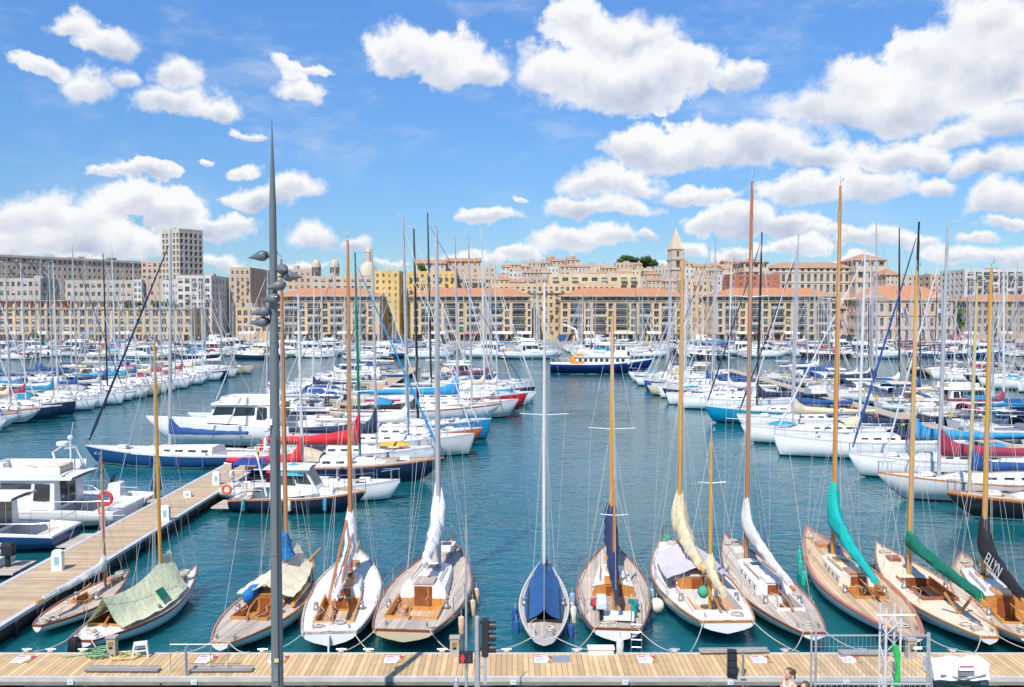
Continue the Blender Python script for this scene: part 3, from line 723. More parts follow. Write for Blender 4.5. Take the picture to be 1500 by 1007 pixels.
# special boats right of the middle pontoon (bows into the channel), nearest first
def special(o, bx, by, heading, L):
    a = R(heading); o.location = (bx-math.cos(a)*L, by-math.sin(a)*L, 0); o.rotation_euler = (0, 0, a); return o
def topz(py, D): return at_y(750, py, D).z
S = [ # D, bow X, L, hull, mast, mast top py, cover, furl, xm, extra, label
 (46.5, -5.9, 9.3, C_WHITE, C_LIGHT, 430, C_RED, None, .45, dict(deck=offwhite, cover2=C_RED, coverx=.02, ch=1.3), 'white sloop with red sail cover and red sprayhood in front of the green masted boat'),
 (52.0, -4.0, 11.5, C_NAVY, C_GREEN, 370, C_RED, C_SKY, .57, dict(ch=1.7, coverx=.1, deck=teak, cover2=C_CREAM, classic=True, furl_r=.08), 'dark hulled sailboat with a green mast and long red boom cover'),
 (56.5, -4.6, 11.5, C_WHITE, C_SILVER, 362, C_NAVY, C_LIGHT, .648, dict(ch=1.4, fore_cover=C_YEL, hood=True), 'white sailboat with navy boom cover and yellow bag on its foredeck'),
 (61.0, -2.6, 13.0, C_LIGHT, C_SILVER, 318, C_LIGHT, C_LIGHT, .648, dict(plumb=True, hood=False, stripe=boot), 'plumb bowed pale grey racing yacht with a thick silver mast'),
 (65.0, -2.2, 12.0, C_ORANGE, C_SILVER, 372, C_LIGHT, C_LIGHT, .55, dict(), 'orange hulled sailboat beside the sky blue one'),
 (68.6, -1.6, 14.0, C_SKY, C_BLACK, 335, C_BLACK, C_LIGHT, .594, dict(plumb=True, hood=False), 'sky blue hulled racing yacht with a black mast'),
 (78.5, -1.0, 15.0, C_WHITE, C_SILVER, 345, C_SKY, C_LIGHT, .75, dict(ch=1.5, classic=True, strake=black), 'long white yacht with a black sheer stripe and sky blue boom cover'),
 (82.5, .6, 15.0, C_LIGHT, C_SILVER, 345, C_LIGHT, C_LIGHT, .71, dict(), 'pale grey yacht with overhanging bow just left of the red hulled one'),
 (88.0, 1.6, 16.0, C_RED, C_BLACK, 312, C_GREY, C_BLUE, .40, dict(plumb=False), 'red hulled yacht with a tall black mast and blue furled jib'),
]
for i, (D, bx, L, hc, mc, mt, cc, fc, xm, ex, lb) in enumerate(S):
    o = sailboat('sailboat', lb, L=L, B=L*.3, col=hc, mast=mc, cover=cc, furl=fc, mh=topz(mt, D), xm=xm, seed=20+i, group='sailboats with bows into the central channel', **ex)
    special(o, bx, D, 0, L)
S2 = [
 (46.6, 19.3, 12.5, C_LIGHT, C_SILVER, 330, C_MAROON, C_LIGHT, .74, dict(ch=1.4, stripe=M('red_stripe', (.35, .03, .06), .4), deck=offwhite, classic=True, hood=False, cover2=C_BLUE), 'long pale grey ketch with maroon boom cover and red waterline stripe'),
 (53.0, 20.2, 12.5, C_WHITE, C_BLACK, 325, C_SKY, C_BLUE, .70, dict(ch=1.4, furl_r=.08), 'white sailboat with sky blue boom cover and thick blue furled jib'),
 (60.7, 18.0, 13.0, C_WHITE, C_LIGHT, 362, C_NAVY, C_LIGHT, .55, dict(plumb=True, furl_r=.075), 'plumb bowed white yacht with a navy cover, bow square to the channel'),
 (66.7, 17.3, 12.0, C_WHITE, C_SILVER, 343, C_CREAM, C_LIGHT, .675, dict(ch=1.2, fore_cover=C_SKY), 'white sailboat with a sky blue dinghy cover on its foredeck'),
 (74.0, 18.8, 11.5, C_WHITE, C_SILVER, 366, C_BLUE, C_NAVY, .60, dict(ch=1.3, furl_r=.075), 'white sailboat with navy furled jib beside the teal hulled yacht'),
 (79.0, 17.2, 13.0, C_TEAL, C_BLACK, 340, C_NAVY, C_NAVY, .64, dict(furl_r=.08), 'teal blue hulled yacht with a black mast'),
 (90.0, 16.8, 12.0, C_WHITE, C_LIGHT, 362, C_LIGHT, C_LIGHT, .57, dict(plumb=True), 'white sailboat behind the teal hulled yacht with a white mast'),
]
for i, (D, bx, L, hc, mc, mt, cc, fc, xm, ex, lb) in enumerate(S2):
    o = sailboat('sailboat', lb, L=L, B=L*.3, col=hc, mast=mc, cover=cc, furl=fc, mh=topz(mt, D), xm=xm, seed=40+i, group='sailboats on the right with bows into the channel', **ex)
    special(o, bx, D, 180, L)
o = sailboat('sailboat', 'black hulled wooden sailboat with varnished top strake and blue dodger at the right', L=11, B=3.2, col=C_BLACK, mast=(.55, .45, .25), cover=C_BLUE, furl=None, mh=topz(415, 42.4), xm=.9, seed=60, classic=True, strake=varnd, bot=antif, stripe=white, deck=teakw)
special(o, 20.9, 42.4, 180, 11)
# blue yacht and motor yachts left of the middle pontoon
o = sailboat('sailboat', 'royal blue racing yacht with white deck, blue fenders and blue mast cover', L=13.3, B=3.5, col=(.012, .06, .16), mast=C_SILVER, cover=C_BLUE, furl=C_NAVY, mh=topz(337, 57), xm=.56, seed=61, stripe=white, hood=False, furl_r=.09, fk=.74, deck=offwhite)
special(o, -28.0, 58.0, 173, 13.3)
o = motorboat('motor_yacht', 'long white motor yacht with a sloping hardtop behind the royal blue yacht', L=14, B=4.2, style='fly', cover=C_BLUE); special(o, -27.3, 66, 178, 14)
o = motorboat('motor_yacht', 'white motor yacht with blue canopy behind the long motor yacht', L=11.5, B=3.6, style='cruiser', cover=C_BLUE); special(o, -26.2, 71.5, 180, 11.5)
# ordinary rows
row(['s0', 's1', 's2', 's4', 's1', 's5', 's2'], lambda y: -41.4+.5*math.sin(y), 72, 142, 3.2, 0, 'from near end, far left row', 'boats of the far left row, bows to the right', 3)
row(['s0', 's1', 's2', 'm1', 's3', 's1'], lambda y: -67+math.sin(y), 96, 144, 3.8, 180, 'from near end, behind far left row', 'boats behind the far left row', 4)
row(['s0', 's1', 'm0', 's2', 'm3'], lambda y: -88+math.sin(y), 112, 146, 4.3, 0, 'from near end, outermost left', 'boats at the outermost left pontoon', 5)
row(['m0', 's1', 's2', 'm3', 's0', 's1', 'm3'], lambda y: -27.0+.7*math.sin(y*2), 77, 138, 3.4, 180, 'from near end, left of middle pontoon', 'boats left of the middle pontoon', 6)
row(['s1', 's2', 's4', 's2', 's5'], lambda y: 2.6+.5*math.sin(y), 93, 116, 4.6, 0, 'beyond the red hulled yacht', 'boats beyond the red hulled yacht', 7)
row(['s0', 's1', 'm0', 's3', 'm3'], lambda y: -2.5+.7*math.sin(y), 117, 136, 4.6, 0, 'from near end, outer middle pontoon', 'boats at the outer end of the middle pontoon', 17)
row(['s1', 's2', 's0', 's4', 's2', 's1'], lambda y: 16.6+.4*math.sin(y), 94, 125, 3.3, 180, 'beyond the teal yacht, right row', 'boats of the right row beyond the teal yacht', 8)
row(['s1', 's0', 's2', 's4', 's1', 's5', 'm1'], lambda y: 47.5+.6*math.sin(y), 47, 132, 3.3, 0, 'from near end, facing right fairway', 'boats facing the right hand fairway', 9)
row(['s1', 's2', 's0', 's5', 's4'], lambda y: 61+.8*math.sin(y), 96, 140, 4.0, 180, 'from near end, beyond right fairway', 'boats beyond the right hand fairway', 10)
row(['s1', 's0', 'm0'], lambda y: 90+math.sin(y), 110, 142, 4.5, 0, 'from near end, outermost right', 'boats at the outermost right', 12)
# berths before the far quay: short jetties running out from it, boats lying across on both sides
rr = random.Random(13)
for c in range(22):
    x0 = -124+c*11.8; y = 183+rr.uniform(-3, 6); h = 0 if c % 2 else 180
    half = .50*y+2
    while y < 234:
        if abs(x0) < 98*y/166+4:
            key = rr.choice(['m2', 'm3', 'm0', 's3', 's0', 'm1', 's0', 's5', 's1', 's2'] if y < 215 else ['m2', 's1', 'm3', 's0', 's2', 's3', 'm4'])
            place_boat(key, x0+(4.6 if h == 0 else -4.6)+rr.uniform(-.6, .6), y, h, 'from front, '+ordn(c+1)+' column before far quay', 'boats berthed before the far quay', rr)
        y += rr.uniform(2.7, 4.0)
# ------------------------------------------------------------------ the wooden yachts moored stern-to along the near pontoon
fend_mesh = {}
def fender(p, col, colname, label, ball=False, size=1.0):
    key = (ball, size)
    if key not in fend_mesh:
        b = MB()
        if ball: b.ball((0, 0, -.25), .2*size, canvas, 12, 8); b.tube([(0, 0, -.06), (0, 0, .16)], .012, rope, 4)
        else:
            b.lathe((0, 0, -.62*size), [(.03, 0), (.09, .03), (.11, .1), (.11, .48*size), (.09, .56*size), (.03, .6*size)], canvas, 10); b.tube([(0, 0, -.03), (0, 0, .16)], .012, rope, 4)
        fend_mesh[key] = b.mesh('fender')
    o = link('fender', fend_mesh[key], None, col, p); tag(o, label, 'fender', 'fenders hung from the boats'); return o
def mooring(p, q, label, sag=.12, r=.014, m=None):
    p, q = Vector(p), Vector(q); b = MB()
    pts = []
    for i in range(9):
        u = i/8.0; v = p.lerp(q, u); v.z -= sag*4*u*(1-u); pts.append(v)
    b.tube(pts, r, m or rope, 5); return tag(b.build('mooring_line'), label, 'mooring line', 'mooring lines of the wooden yachts')
def classic(label, stern, bow, B, hz=(.72, .98), col=C_WHITE, deckm=teak, railm=varn, bot=None, stripe=None, strake=None, tr=.34, tm=.46, bp=1.75, ob=.20, os_=.24, fm=.58,
            cockpit=(.14, .36, .26), cockm=varn, cabin=None, mast=None, cover=None, mizzen=None, tent=None, lifeline=None, bowsprit=None, tiller=True, seed=0, shrouds=True, extra=None, zt=None, benches=True, hatch=None, camber=.07, railw=.055):
    s = at_z(stern[0], stern[1], hz[0]); e = at_z(bow[0], bow[1], hz[1]); v = e-s; L = math.hypot(v.x, v.y); ang = math.atan2(v.y, v.x)
    H = Hull(L, B, fb=hz[1], fm=fm, fs=hz[0], tr=tr, tm=tm, bp=bp, ob=ob, os_=os_, draft=.3, sp=.85, zt=zt)
    r = thing('sailboat', label, 'sailboat', (s.x, s.y, 0), ang, 'wooden yachts moored stern to the near pontoon')
    H.hull_mesh(hullc, bot, stripe, strake).build('hull', r, col)
    hole = (cockpit[0], cockpit[1], B*cockpit[2]) if cockpit else None
    H.deck_mesh(deckm, hole, teakw, cockm, camber=camber, depth=.5).build('deck', r)
    H.rail_mesh(railm, .03, railw).build('toe_rail', r)
    rr = random.Random(seed)
    if cockpit:
        x0, x1, c = cockpit[0]*L, cockpit[1]*L, B*cockpit[2]; zc = H.z_at((x0+x1)/2)+camber*.6
        b = MB()
        for sg in (1, -1): b.box(((x0+x1)/2, sg*(c+.02), zc+.03), (x1-x0+.08, .045, .15), cockm)
        b.box((x0-.02, 0, zc+.03), (.045, 2*c, .15), cockm)
        b.build('coaming', r)
        if benches:
            for sg in (1, -1):
                b = MB(); b.box(((x0+x1)/2+.1, sg*(c-.17), zc-.26), (x1-x0-.35, .3, .06), teakw)
                for k in range(3): b.box(((x0+x1)/2+.1, sg*(c-.08-.1*k), zc-.222), (x1-x0-.37, .07, .016), honey)
                b.build('bench', r, smooth=0)
        for sg in (1, -1):
            b = MB(); b.lathe((x0+(x1-x0)*.55, sg*(c+.14), zc), [(.10, 0), (.085, .08), (.07, .1), (.075, .2), (.05, .22)], steel, 10); b.build('winch', r)
        if tiller:
            b = MB(); b.tube([(x0-.25, 0, zc+.1), (x0+.2, .05, zc+.32), (x0+.9, .10, zc+.38)], [.035, .03, .022], varn, 6); b.build('tiller', r)
    cb = None
    if cabin:
        a0, a1, w0, w1, hg, side, top = cabin
        cm, rw = cabin_mesh(H, a0*L, a1*L, B*w0, B*w1, hg, side, top, front_slope=.12, taper=.92, camber=.08); cb = cm.build('cabin', r)
        for sg in (1, -1):
            for i, f in ((0, .5), (1, .6), (2, .7), (3, .75)):
                (xa, ha, za, ta), (xb, hb, zb, tb) = rw[i], rw[i+1]; x = xa+(xb-xa)*f; hh = ha+(hb-ha)*f
                z0 = za+(zb-za)*f; z1 = ta+(tb-ta)*f; yy = hh*(1-.08*.55)
                p = MB(); p.lathe((0, 0, 0), [(.001, -.012), (.085, -.012), (.085, .012), (.06, .016)], steel, 10); p.lathe((0, 0, .014), [(.055, 0), (.055, .006)], glass, 10)
                o = p.build('porthole', cb, smooth=0); o.location = (x, sg*yy, z0+(z1-z0)*.6); o.rotation_euler = (-sg*R(90), 0, 0); o.scale = (1.5, .9, 1)
        xa = a0*L; zt_ = rw[0][3]
        b = MB()   # companionway: doors in the aft bulkhead and a sliding hatch
        b.box((xa-.012, 0, zt_-.30), (.03, B*.2, .62), varnd); b.box((xa-.022, -B*.06, zt_-.28), (.03, .03, .6), cockm); b.build('companionway_door', cb, smooth=0)
        b = MB(); b.box((xa+.35, 0, zt_+.10), (.7, B*.24, .06), hatch or cockm); b.build('sliding_hatch', cb)
        b = MB(); b.box((xa+(a1-a0)*L*.66, 0, zt_+.03), (.5, .45, .1), hatch or cockm); b.box((xa+(a1-a0)*L*.66, 0, zt_+.085), (.36, .32, .02), glass); b.build('skylight', cb)
        b = MB()
        for sg in (1, -1): b.tube([(xa+.4, sg*B*w0*.62, zt_+.12), (xa+(a1-a0)*L*.75, sg*B*w1*.8, zt_+.07)], .022, varn, 5)
        b.build('hand_rail', cb)
    # fore hatch, cleats, winch, coiled ropes, samson post
    b = MB(); x = L*.80; b.box((x, 0, H.z_at(x)+.09), (.5, .42, .12), hatch or cockm); b.build('fore_hatch', r)
    for t in (.05, .93):
        for sg in ((1, -1) if t < .5 else (1,)):
            b = MB(); y = sg*H.half(t)*.6 if t < .5 else 0; z = H.sheer(t)+.06
            b.box((t*L, y, z), (.09, .05, .06), steel); b.tube([(t*L-.13, y, z+.05), (t*L+.13, y, z+.05)], .018, steel, 5); b.build('cleat', r)
    b = MB()
    for k in range(4):
        t = rr.choice([.06, .10, .42, .88, .9]); y = rr.uniform(-.5, .5)*H.half(t); z = H.sheer(t)+.06
        for q in range(3): b.torus((t*L+rr.uniform(-.05, .05), y+rr.uniform(-.04, .04), z+.02*q), rr.uniform(.10, .16), .018, rope, 'Z', 12, 4)
    for k in range(3):
        x0 = rr.uniform(.05, .5)*L; y0 = rr.uniform(-.3, .3)*B; b.tube([(x0+i*.25, y0+.12*math.sin(i*1.3+k), H.z_at(x0)+.085) for i in range(6)], .013, rope, 4)
    b.build('coiled_ropes', r)
    mres = None
    if mast:
        xm, topp, rad, mm, mcol = mast; x = xm*L
        wbase = Matrix.Rotation(ang, 3, 'Z') @ Vector((x, 0, 0)) + Vector((s.x, s.y, 0))
        tz = at_y(topp[0], topp[1], wbase.y-.35).z; z0 = H.z_at(x)+.05; Hm = tz-z0; rake = .022
        mb, top = mast_mesh(x, z0, Hm, rad, mm, rake, n=10); mo = mb.build('mast', r, mcol)
        for s_ in ((.55,) if Hm < 12 else (.38, .70)):
            spreader_mesh(x-rake*Hm*s_, z0+Hm*s_, .85 if s_ < .6 else .6, .016, white).build('spreader', mo)
        if shrouds: rigging_mesh(x, top, Hm, z0+.02, H.y_at(x)*.95, L, hz[1]+.05, hz[0]+.05, rake, r=.0055, spreads=(.55,) if Hm < 12 else (.38, .70), sw=.85, n=4).build('rigging', r)
        b = MB()   # halyards down the mast to the pin rail
        for k in range(5): b.tube([(x-.12-.05*k, rr.uniform(-.3, .3), z0+.1), (x-rake*Hm*.9-.05, rr.uniform(-.04, .04), z0+Hm*rr.uniform(.7, .95))], .005, wire, 4)
        b.build('halyards', r)
        mres = (x, z0, Hm, top)
        if cover:
            kind, cc, xe, zb0, zb1, h0, h1, w0, w1, coll, boomm = cover
            xe *= L
            bo = MB(); bo.tube([(x-.08, 0, z0+zb0), (xe-.3, 0, z0+zb1)], [.07, .055], boomm, 8); bo.build('boom', r, mcol)
            boom_cover(x-.03, xe, z0+zb0-.05, z0+zb1-.05, h0, h1, w0, w1, coll, seed=seed, n=26).build('sail_cover', r, cc)
            for k in range(4 if kind == 'bundle' else 0):
                u = (k+1)/6; b = MB(); hh = h1+(h0-h1)*(1-u)**1.6; ww = w1+(w0-w1)*(1-u)**1.2; zc_ = z0+zb0+(zb1-zb0)*u-.05+hh*.5
                b.tube([(x+(xe-x)*u, ww*.56*math.cos(R(a)), zc_+hh*.53*math.sin(R(a))) for a in range(0, 361, 30)], .008, rope, 4); b.build('sail_tie', r)
    if mizzen:
        xz, topp, rad, mm, mcol, mc = mizzen; x = xz*L
        wbase = Matrix.Rotation(ang, 3, 'Z') @ Vector((x, 0, 0)) + Vector((s.x, s.y, 0)); tz = at_y(topp[0], topp[1], wbase.y).z; z0 = H.z_at(x)-.2
        mb, top = mast_mesh(x, z0, tz-z0, rad, mm, .0, n=8); mo = mb.build('mizzen_mast', r, mcol); spreader_mesh(x, z0+(tz-z0)*.72, .45, .018, white).build('spreader', mo)
        b = MB()
        for sg in (1, -1): b.tube([(x-.25, sg*H.y_at(x)*.9, H.z_at(x)), (x, 0, tz-.1)], .008, wire, 4)
        b.build('mizzen_rigging', r)
        if mc:
            cc, x1, zz, h0, h1, wd = mc
            boom_cover(x-.02, x1*L, z0+zz, z0+zz-.15, h0, h1, wd, wd*.6, .35, seed=seed+1, n=14).build('mizzen_cover', r, cc)
    if tent:
        cc, ta, tb, za, zb, sag, wide, zedge = tent; rows = []
        n = 14
        for i in range(n+1):
            u = i/n; t = ta+(tb-ta)*u; hw = H.half(t)*wide; zr = za+(zb-za)*u-sag*math.sin(math.pi*u); ze = zedge
            rw = []
            for k in range(-6, 7):
                q = k/6.0; f = 1-abs(q); z = H.sheer(t)+ze+(zr-ze)*(f**1.15)-.05*math.sin(math.pi*abs(q))+.025*math.sin(9*u*3+abs(q)*3+seed)*(abs(q))
                rw.append((t*L+.06*math.sin(5*q+seed)*abs(q), q*hw, z))
            rows.append(rw)
        b = MB(); b.loft(rows, canvas); b.loft([[(p[0], p[1]*.985, p[2]-.02) for p in rw] for rw in rows], canvas); b.build('canvas_tent', r, cc)
    if lifeline: guard_mesh(H, lifeline[0], lifeline[1], step=1.3, h=.5, r=.012, pulpit=True, pushpit=False).build('guard_rail', r)
    if bowsprit:
        b = MB(); b.tube([(L*.93, 0, hz[1]+.02), (L+bowsprit, 0, hz[1]+.12)], [.06, .045], spruce if not isinstance(bowsprit, tuple) else varn, 8); b.build('bowsprit', r)
    W = lambda x, y, z: (Matrix.Rotation(ang, 3, 'Z') @ Vector((x, y, z)))+Vector((s.x, s.y, 0))
    if extra: extra(r, H, L, B, W, mres)
    return r, H, L, W
SALE = 'yacht'
def tie(bt, what, rope_m=None, dx=.9, sides=(1, -1), tgt=PY1-.1):
    r, H, L, W = bt
    for sg in sides:
        p = W(.05, sg*H.half(0)*.85, H.sheer(0)+.06)
        mooring(p, (p.x-sg*dx, tgt, .66), what+(' on its left quarter' if sg > 0 else ' on its right quarter'), m=rope_m)
# 1 small wooden daysailer by the finger pontoon
b1 = classic('small narrow wooden daysailer with a grey white boom cover beside the finger pontoon', (54, 917), (190, 834), 1.55, (.45, .62), deckm=teakw, railm=varnd, fm=.38, cockpit=(.40, .56, .14), tr=.18, mast=(.70, (148, 672), .05, brown, C_WHITE),
  cover=('roll', C_LIGHT, .06, .62, .66, .34, .16, .26, .14, .25, spruce), ob=.24, os_=.28, seed=101)
# 2 white sailboat under a pale green tent
def ex2(r, H, L, B, W, m):
    b = MB(); b.box((-.12, .1, .55), (.26, .3, .42), black, taper=.85); b.box((-.12, .1, .2), (.12, .1, .7), black); bevelled(b.build('outboard_motor', r), .05)
    b = MB(); b.box((L*.47, -B*.33, 1.0), (.42, .03, .34), canvas, rx=R(-38)); b.build('patch', r, C_GREEN)
b2 = classic('white open sailboat covered by a pale green canvas tent', (117, 939), (290, 829), 2.05, (.62, .82), deckm=offwhite, railm=varnd, fm=.5, cockpit=(.2, .6, .3), tr=.36, mast=(.635, (222, 500), .06, spruce, C_WHITE),
  tent=((.66, .69, .44), .16, .72, .95, 1.35, .28, .86, .12), seed=102, extra=ex2, tiller=True, benches=False)
# 3 boat under a cream tarpaulin with blue bundles
def ex3(r, H, L, B, W, m):
    b = MB(); [b.ball((L*(.42+.035*k), B*(.24-.02*k), H.fm+.36+.06*(k%2)), (.24, .2, .22), canvas, 10, 7) for k in range(3)]; b.build('blue_bundle', r, (.01, .16, .42))
    b = MB(); b.tube([(m[0]-.03*k, .03*math.sin(k*2), m[1]+1.0+.17*k) for k in range(6)], [.3, .26, .2, .2, .16, .1], canvas, 9); b.build('mast_collar', r, (.01, .16, .42))
    b = MB(); b.tube([(L*.42, -B*.40, H.fm+.12), (L*.66, -B*.34, H.fm+.2)], .07, spruce, 8); b.tube([(L*.5, -B*.42, H.fm+.1), (L*.8, -B*.26, H.fm+.2)], .05, canvas, 6); b.build('stowed_spars', r, (.12, .25, .22))
b3 = classic('varnish railed wooden yacht under a cream tarpaulin with blue bundles', (322, 943), (458, 818), 2.25, (.66, .9), deckm=teak, railm=varn, cockpit=(.26, .44, .24), cabin=(.44, .66, .26, .2, .25, varn, white), tr=.22, mast=(.665, (432, 380), .075, brown, C_WHITE),
  tent=((.72, .62, .45), .42, .80, .75, 1.15, .1, .86, .42), bowsprit=.9, seed=103, extra=ex3)
# 4 white boat with an orange wood cockpit and a long gaff along the boom
def ex4(r, H, L, B, W, m):
    b = MB(); b.box((-.10, 0, .22), (.14, .05, .95), white); b.build('rudder', r)
    x, z0 = m[0], m[1]
    b = MB(); b.tube([(x-.12, .12, z0+1.9), (L*.14, .16, z0+.55)], [.05, .045], brown, 8); b.tube([(x-.2, -.1, z0+1.5), (L*.2, -.06, z0+.45)], .04, brown, 8); b.build('gaff', r)
b4 = classic('white sailboat with a broad transom, white deck and honey coloured cockpit', (482, 927), (524, 803), 2.35, (.74, .98), deckm=offwhite, railm=teak, cockpit=(.12, .42, .24), cockm=honey, cabin=(.42, .66, .25, .2, .32, white, white), tr=.66, tm=.5, bp=2.0, os_=.16, ob=.1, zt=.34,
  mast=(.70, (511, 352), .08, brown, C_WHITE), cover=('bundle', C_WHITE, .16, .75, .5, .65, .2, .4, .22, 1.1, brown), bowsprit=.7, seed=104, extra=ex4)
# 5 large yacht with a grey teak deck
def ex5(r, H, L, B, W, m):
    b = MB(); b.torus((L*.135, .2, H.fm+.36), .2, .022, steel, 'X', 18, 5); b.tube([(L*.135, .2, H.fm-.2), (L*.135, .2, H.fm+.36)], .05, varn, 6); b.build('steering_wheel', r)
    b = MB(); b.box((L*.86, 0, H.z_at(L*.86)+.16), (.7, .6, .26), white); b.box((L*.86, 0, H.z_at(L*.86)+.30), (.4, .38, .03), glass); b.build('fore_cabin', r)
b5 = classic('large cream hulled yacht with weathered teak deck, honey wood cockpit and white sail bundle', (590, 924), (662, 789), 2.85, (.80, 1.05), col=(.60, .50, .32), railm=varnd, strake=varn, cockpit=(.12, .34, .27), cockm=honey, cabin=(.34, .66, .27, .19, .42, white, white), tr=.62, tm=.46, os_=.2, zt=.46,
  mast=(.665, (627, 338), .095, mastc, C_SILVER), cover=('bundle', C_WHITE, .40, 1.35, .85, .95, .35, .5, .3, .9, mastc), lifeline=(.2, .82), seed=105, extra=ex5, fm=.66, hatch=teak)
# 6 slim boat under a blue cover
b6 = classic('slim grey decked racing keelboat under a blue canvas cover', (797, 936), (797, 817), 1.62, (.60, .8), col=(.55, .55, .52), deckm=teak, railm=alu, fm=.48, cockpit=(.2, .6, .3), cockm=black, tr=.40, mast=(.80, (797, 415), .06, mastc, C_WHITE),
  tent=((.018, .095, .25), .20, .93, .42, .50, .06, .80, .08), seed=106, tiller=False, benches=False)
# 7 ketch with navy sail covers
def ex7(r, H, L, B, W, m):
    b = MB(); b.box((.55, .42, H.fs+.62), (.5, .34, .36), canvas, taper=.86); b.box((.55, .42, H.fs+.25), (.16, .14, .5), black); bevelled(b.build('outboard_motor', r, (.62, .68, .74)), .06)
    b = MB()
    for yy in (-.42, -.72): b.tube([(.1, yy, H.fs+.75), (-.05, yy, H.fs+.7), (-.1, yy, -.1)], .018, steel, 6)
    for k in range(5): b.tube([(-.08, -.42, .1+.22*k), (-.08, -.72, .1+.22*k)], .016, steel, 5)
    b.build('boarding_ladder', r)
    b = MB(); b.tube([(L*.12+.3*i, -.6+.1*math.sin(i*2), H.fs+.12+.05*math.sin(i)) for i in range(5)], .08, canvas, 6); b.build('green_bundle', r, (.0, .25, .22))
    b = MB(); b.ball((L*.2, .55, H.fs+.15), (.3, .2, .14), canvas, 10, 6); b.build('red_bag', r, C_RED)
    b = MB(); b.box((.75, -.05, H.fs+.14), (.5, 1.0, .12), white); b.build('stern_locker', r)
b7 = classic('white ketch with weathered teak deck and navy sail covers', (903, 922), (893, 792), 2.45, (.80, 1.02), railm=varnd, strake=hullc, cockpit=(.15, .34, .22), cockm=teak, cabin=(.36, .66, .29, .2, .36, varn, white), tr=.56, os_=.18, zt=.44,
  mast=(.70, (893, 462), .085, spruce, C_WHITE), cover=('roll', (.018, .035, .10), .30, .95, .55, .8, .3, .5, .3, .9, spruce), mizzen=(.31, (912, 702), .05, brown, C_WHITE, ((.018, .035, .10), .02, 1.25, .3, .16, .22)), lifeline=(.15, .85), seed=107, extra=ex7, fm=.66, hatch=honey)
# 8 white-decked yawl with lilac tarpaulin
def ex8(r, H, L, B, W, m):
    n = 10; rows = []
    for i in range(n+1):
        u = i/n; x = L*(.34+.30*u); rows.append([(x+.15*abs(q)*math.sin(3*q+u), q*B*.42*(1-.1*u), H.z_at(x)+.42+.42*(1-abs(q))**.8-.05*math.sin(math.pi*u)+.03*math.sin(8*q+6*u)) for q in [k/6.0 for k in range(-6, 7)]])
    b = MB(); b.loft(rows, canvas); b.build('tarpaulin', r, (.55, .52, .62))
    b = MB(); b.ball((L*.27, .1, H.fm+.22), (.2, .18, .2), canvas, 10, 6); b.build('green_bag', r, (.05, .35, .2))
    b = MB()
    for k in range(5): b.torus((L*.92+.05*k, .12-.05*k, H.fb+.04+.01*k), .14, .02, canvas, 'Z', 12, 4)
    b.build('anchor_rope', r, (.05, .3, .16))
b8 = classic('white yawl with cream sail bundles and a lilac tarpaulin over its cabin', (1066, 911), (972, 784), 2.70, (.82, 1.02), deckm=offwhite, railm=varn, cockpit=(.10, .35, .28), cockm=offwhite, cabin=(.36, .62, .30, .22, .40, varn, white), tr=.60, os_=.16, zt=.46,
  mast=(.70, (1009, 378), .085, spruce, C_WHITE), cover=('bundle', (.64, .54, .34), .34, .95, .62, 1.0, .3, .62, .34, .75, spruce), mizzen=(.22, (1055, 636), .06, spruce, C_WHITE, ((.64, .54, .34), .05, 1.0, .5, .3, .34)), lifeline=(.3, .85), seed=128, extra=ex8, fm=.68)
# 9 teak-decked sloop with white cover
b9 = classic('long white sloop with pink grey teak deck, red brown mast and white boom cover', (1193, 928), (1060, 781), 2.25, (.70, .98), deckm=teak, railm=varnd, cockpit=(.20, .34, .18), cockm=offwhite, cabin=(.36, .68, .27, .19, .34, white, white), tr=.30, mast=(.685, (1117, 265), .085, M('mast_varnish_red', (.40, .13, .035), .28, var=.14, scale=1.2, coat=.4, streak=True), C_WHITE),
  cover=('roll', (.70, .66, .62), .20, 1.05, .65, .7, .26, .38, .22, 1.0, brown), seed=109)
# 10 turquoise-covered yacht
b10 = classic('long white yacht with salmon toe rails and a turquoise boom cover', (1338, 932), (1180, 771), 2.5, (.68, 1.05), deckm=M('tan_teak', (.60, .43, .27), .7, var=.14, stripes=(1, .14, (.38, .27, .17), .14)), railm=M('salmon_rail', (.45, .17, .11), .45, var=.15), cockpit=(.30, .41, .20), cockm=varn, cabin=(.42, .68, .26, .19, .34, M('cream_roof', (.72, .66, .52), .5), MATS['cream_roof']), tr=.24,
  mast=(.67, (1240, 272), .085, M('mast_varnish_orange', (.52, .22, .03), .28, var=.14, scale=1.2, coat=.4, streak=True), C_WHITE), cover=('roll', (.0, .40, .36), .26, 1.15, .5, .85, .22, .5, .24, 1.25, brown), seed=110, railw=.12)
# 11 green-covered sloop
def ex11(r, H, L, B, W, m):
    b = MB(); x = L*.2
    for sg in (1, -1): b.box((x+.1, sg*.24, H.fm+.42), (.06, .75, .07), varn, rx=sg*R(56))
    b.build('boom_crutch', r)
b11 = classic('cream decked sloop with a dark green boom cover and open mahogany cockpit', (1450, 934), (1283, 795), 2.25, (.66, .92), col=(.70, .74, .78), deckm=M('cream_deck', (.74, .62, .46), .6, var=.1), railm=varn, cockpit=(.36, .60, .24), cockm=varnd, tr=.22, mast=(.64, (1340, 396), .08, spruce, C_WHITE),
  cover=('roll', (.0, .15, .09), .06, 1.0, .85, .5, .32, .42, .28, .12, spruce), seed=111, extra=ex11, benches=True, tiller=False)
